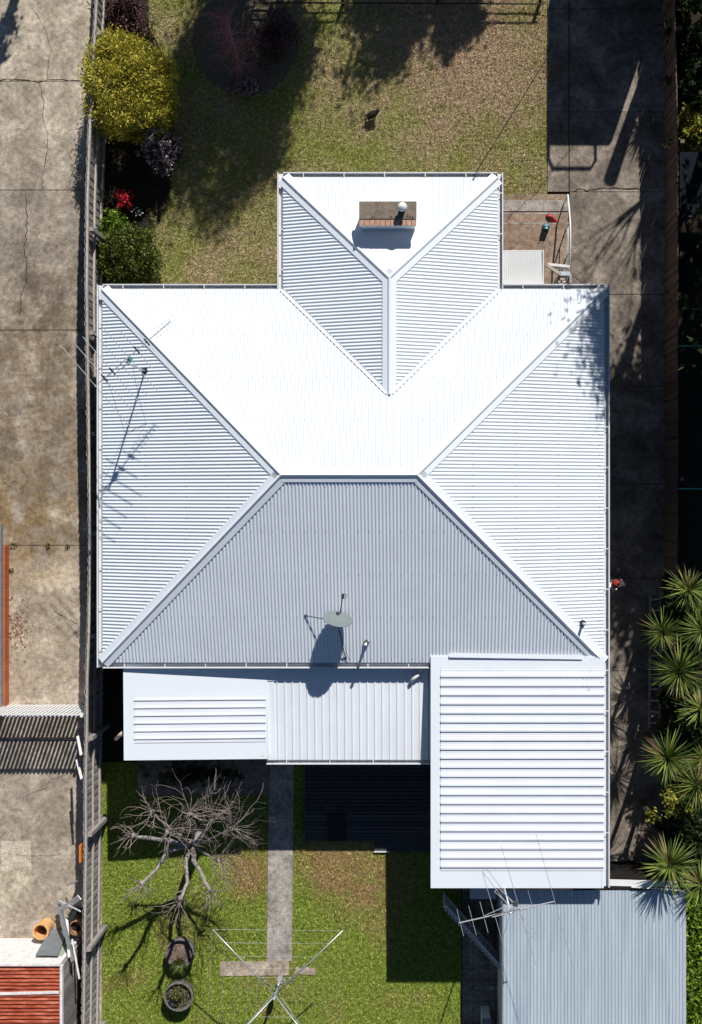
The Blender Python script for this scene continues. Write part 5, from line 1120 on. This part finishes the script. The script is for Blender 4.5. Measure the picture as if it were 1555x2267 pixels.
m = MB()
for sx in (-1, 1): m.lathe(Vector(q(.15 - sx * .012, .085 + sx * .024, .3)), [(0.014, 0), (0.0, 0.035)], 6)
m.build('ears', FUR, cb_o)

# ------------------------------------------------------------ grass blades, litter
def blades(name, n, region, mat, h, seed, reject):
    g = np.random.default_rng(seed); P_ = []
    for (x0, x1, y0, y1) in region:
        k = int(n * (x1 - x0) * (y1 - y0)); P_.append(np.stack([g.uniform(x0, x1, k), g.uniform(y0, y1, k)], 1))
    p = np.concatenate(P_); p = p[~reject(p[:, 0] + 0.035 * np.sin(p[:, 1] * 23 + np.sin(p[:, 1] * 7) * 3) * g.uniform(0.2, 1.4, len(p)), p[:, 1] + 0.03 * np.sin(p[:, 0] * 21) * g.uniform(0.2, 1.4, len(p)))]; n = len(p)
    a = g.uniform(0, 6.28, n); t = g.uniform(0.2, 1.15, n); cl_ = 0.5 + 0.5 * np.sin(p[:, 0] * 31 + 3 * np.sin(p[:, 1] * 17)) * np.sin(p[:, 1] * 27 + 3 * np.sin(p[:, 0] * 13)); L_ = h * g.uniform(0.5, 1.3, n) * (0.45 + 0.9 * cl_); w = g.uniform(0.0045, 0.009, n)
    d = np.stack([np.cos(a) * np.sin(t), np.sin(a) * np.sin(t), np.cos(t)], 1); s_ = np.stack([-np.sin(a), np.cos(a), 0 * a], 1)
    b = np.stack([p[:, 0], p[:, 1], np.full(n, -0.002)], 1); v = np.stack([b - s_ * w[:, None], b + s_ * w[:, None], b + d * L_[:, None]], 1).reshape(-1, 3)
    o = np_mesh(name, v, np.arange(3 * n).reshape(n, 3), mat); return tag(o, kind='stuff')
rj = lambda x, y: ((x - bc.x) ** 2 + (y - bc.y) ** 2 < 1.25 ** 2) | ((x < GX(330)) & (y > GY(640))) | ((x < GX(375)) & (y > GY(460)) & (y < GY(90))) | ((x > W0 + .4) & (x < W1 - .4) & (y < WN - .4))
o = blades('grass', 2600, [(GX(300), GX(1211), GY(455), 12.9), (GX(300), GX(720), GY(680), GY(455))], M['bladeF'], 0.065, 1, rj); tag(o, 'short dry green and straw coloured grass of the front lawn', 'grass')
rj = lambda x, y: ((x > GX(590)) & (x < GX(653)) & (y > GY(2130))) | ((x > GX(488)) & (x < GX(641)) & (y < GY(2129)) & (y > GY(2160))) | ((x > GX(653)) & (x < GX(700)) & (y < GY(2141)) & (y > GY(2158))) | ((x > GX(676)) & (y > GY(1886))) | ((x > GX(304)) & (y > GY(1761)))
o = blades('grass', 3000, [(GX(229), GX(1021), -13.3, GY(1690))], M['bladeB'], 0.065, 2, rj); tag(o, 'green mown grass of the back lawn with orange dry patches', 'grass')
g = np.random.default_rng(9); n = 9000; p = np.stack([g.uniform(5.9, 7.2, n), g.uniform(-13.4, -9.6, n), g.uniform(0.0, 0.35, n)], 1); v, f = leaves(p, 0.12, 0.5, 0.5)
o = np_mesh('ground_cover', v, f, L_lime); tag(o, 'lush bright green ground cover right of the grey shed', 'ground cover', kind='stuff')
n = 190; p = np.stack([g.normal(GX(38), 0.16, n), g.normal(GY(1392), 0.3, n), g.uniform(0.035, 0.06, n)], 1); v, f = leaves(p, 0.09, 0.3, 0, None, 1.0); v[:, 2] = v[:, 2] * 0.2 + 0.036
o = np_mesh('leaf_litter', v, f, L_litter); tag(o, 'brown dead leaves gathered beside the low brick wall', 'leaves', kind='stuff')
n = 260; p = np.stack([g.normal(GX(1235), 0.25, n), g.normal(GY(155), 0.16, n), np.full(n, 0.034)], 1); v, f = leaves(p, 0.08, 0.35); v[:, 2] = 0.034 + np.abs(v[:, 2] - .034) * 0.2
o = np_mesh('leaf_litter', v, f, L_litter); tag(o, 'scattered dead leaves on the driveway by the lawn corner', 'leaves', kind='stuff')
n = 1500; p = np.stack([g.uniform(GX(900), GX(1205), n), g.uniform(GY(330), GY(10), n), np.full(n, 0.035)], 1); v, f = leaves(p, 0.05, 0.4, 0)
v[:, 2] = 0.03 + np.abs(v[:, 2] - .03) * 0.3; o = np_mesh('leaf_litter', v, f, L_litter); tag(o, 'dry leaves strewn over the upper right of the front lawn', 'leaves', kind='stuff')
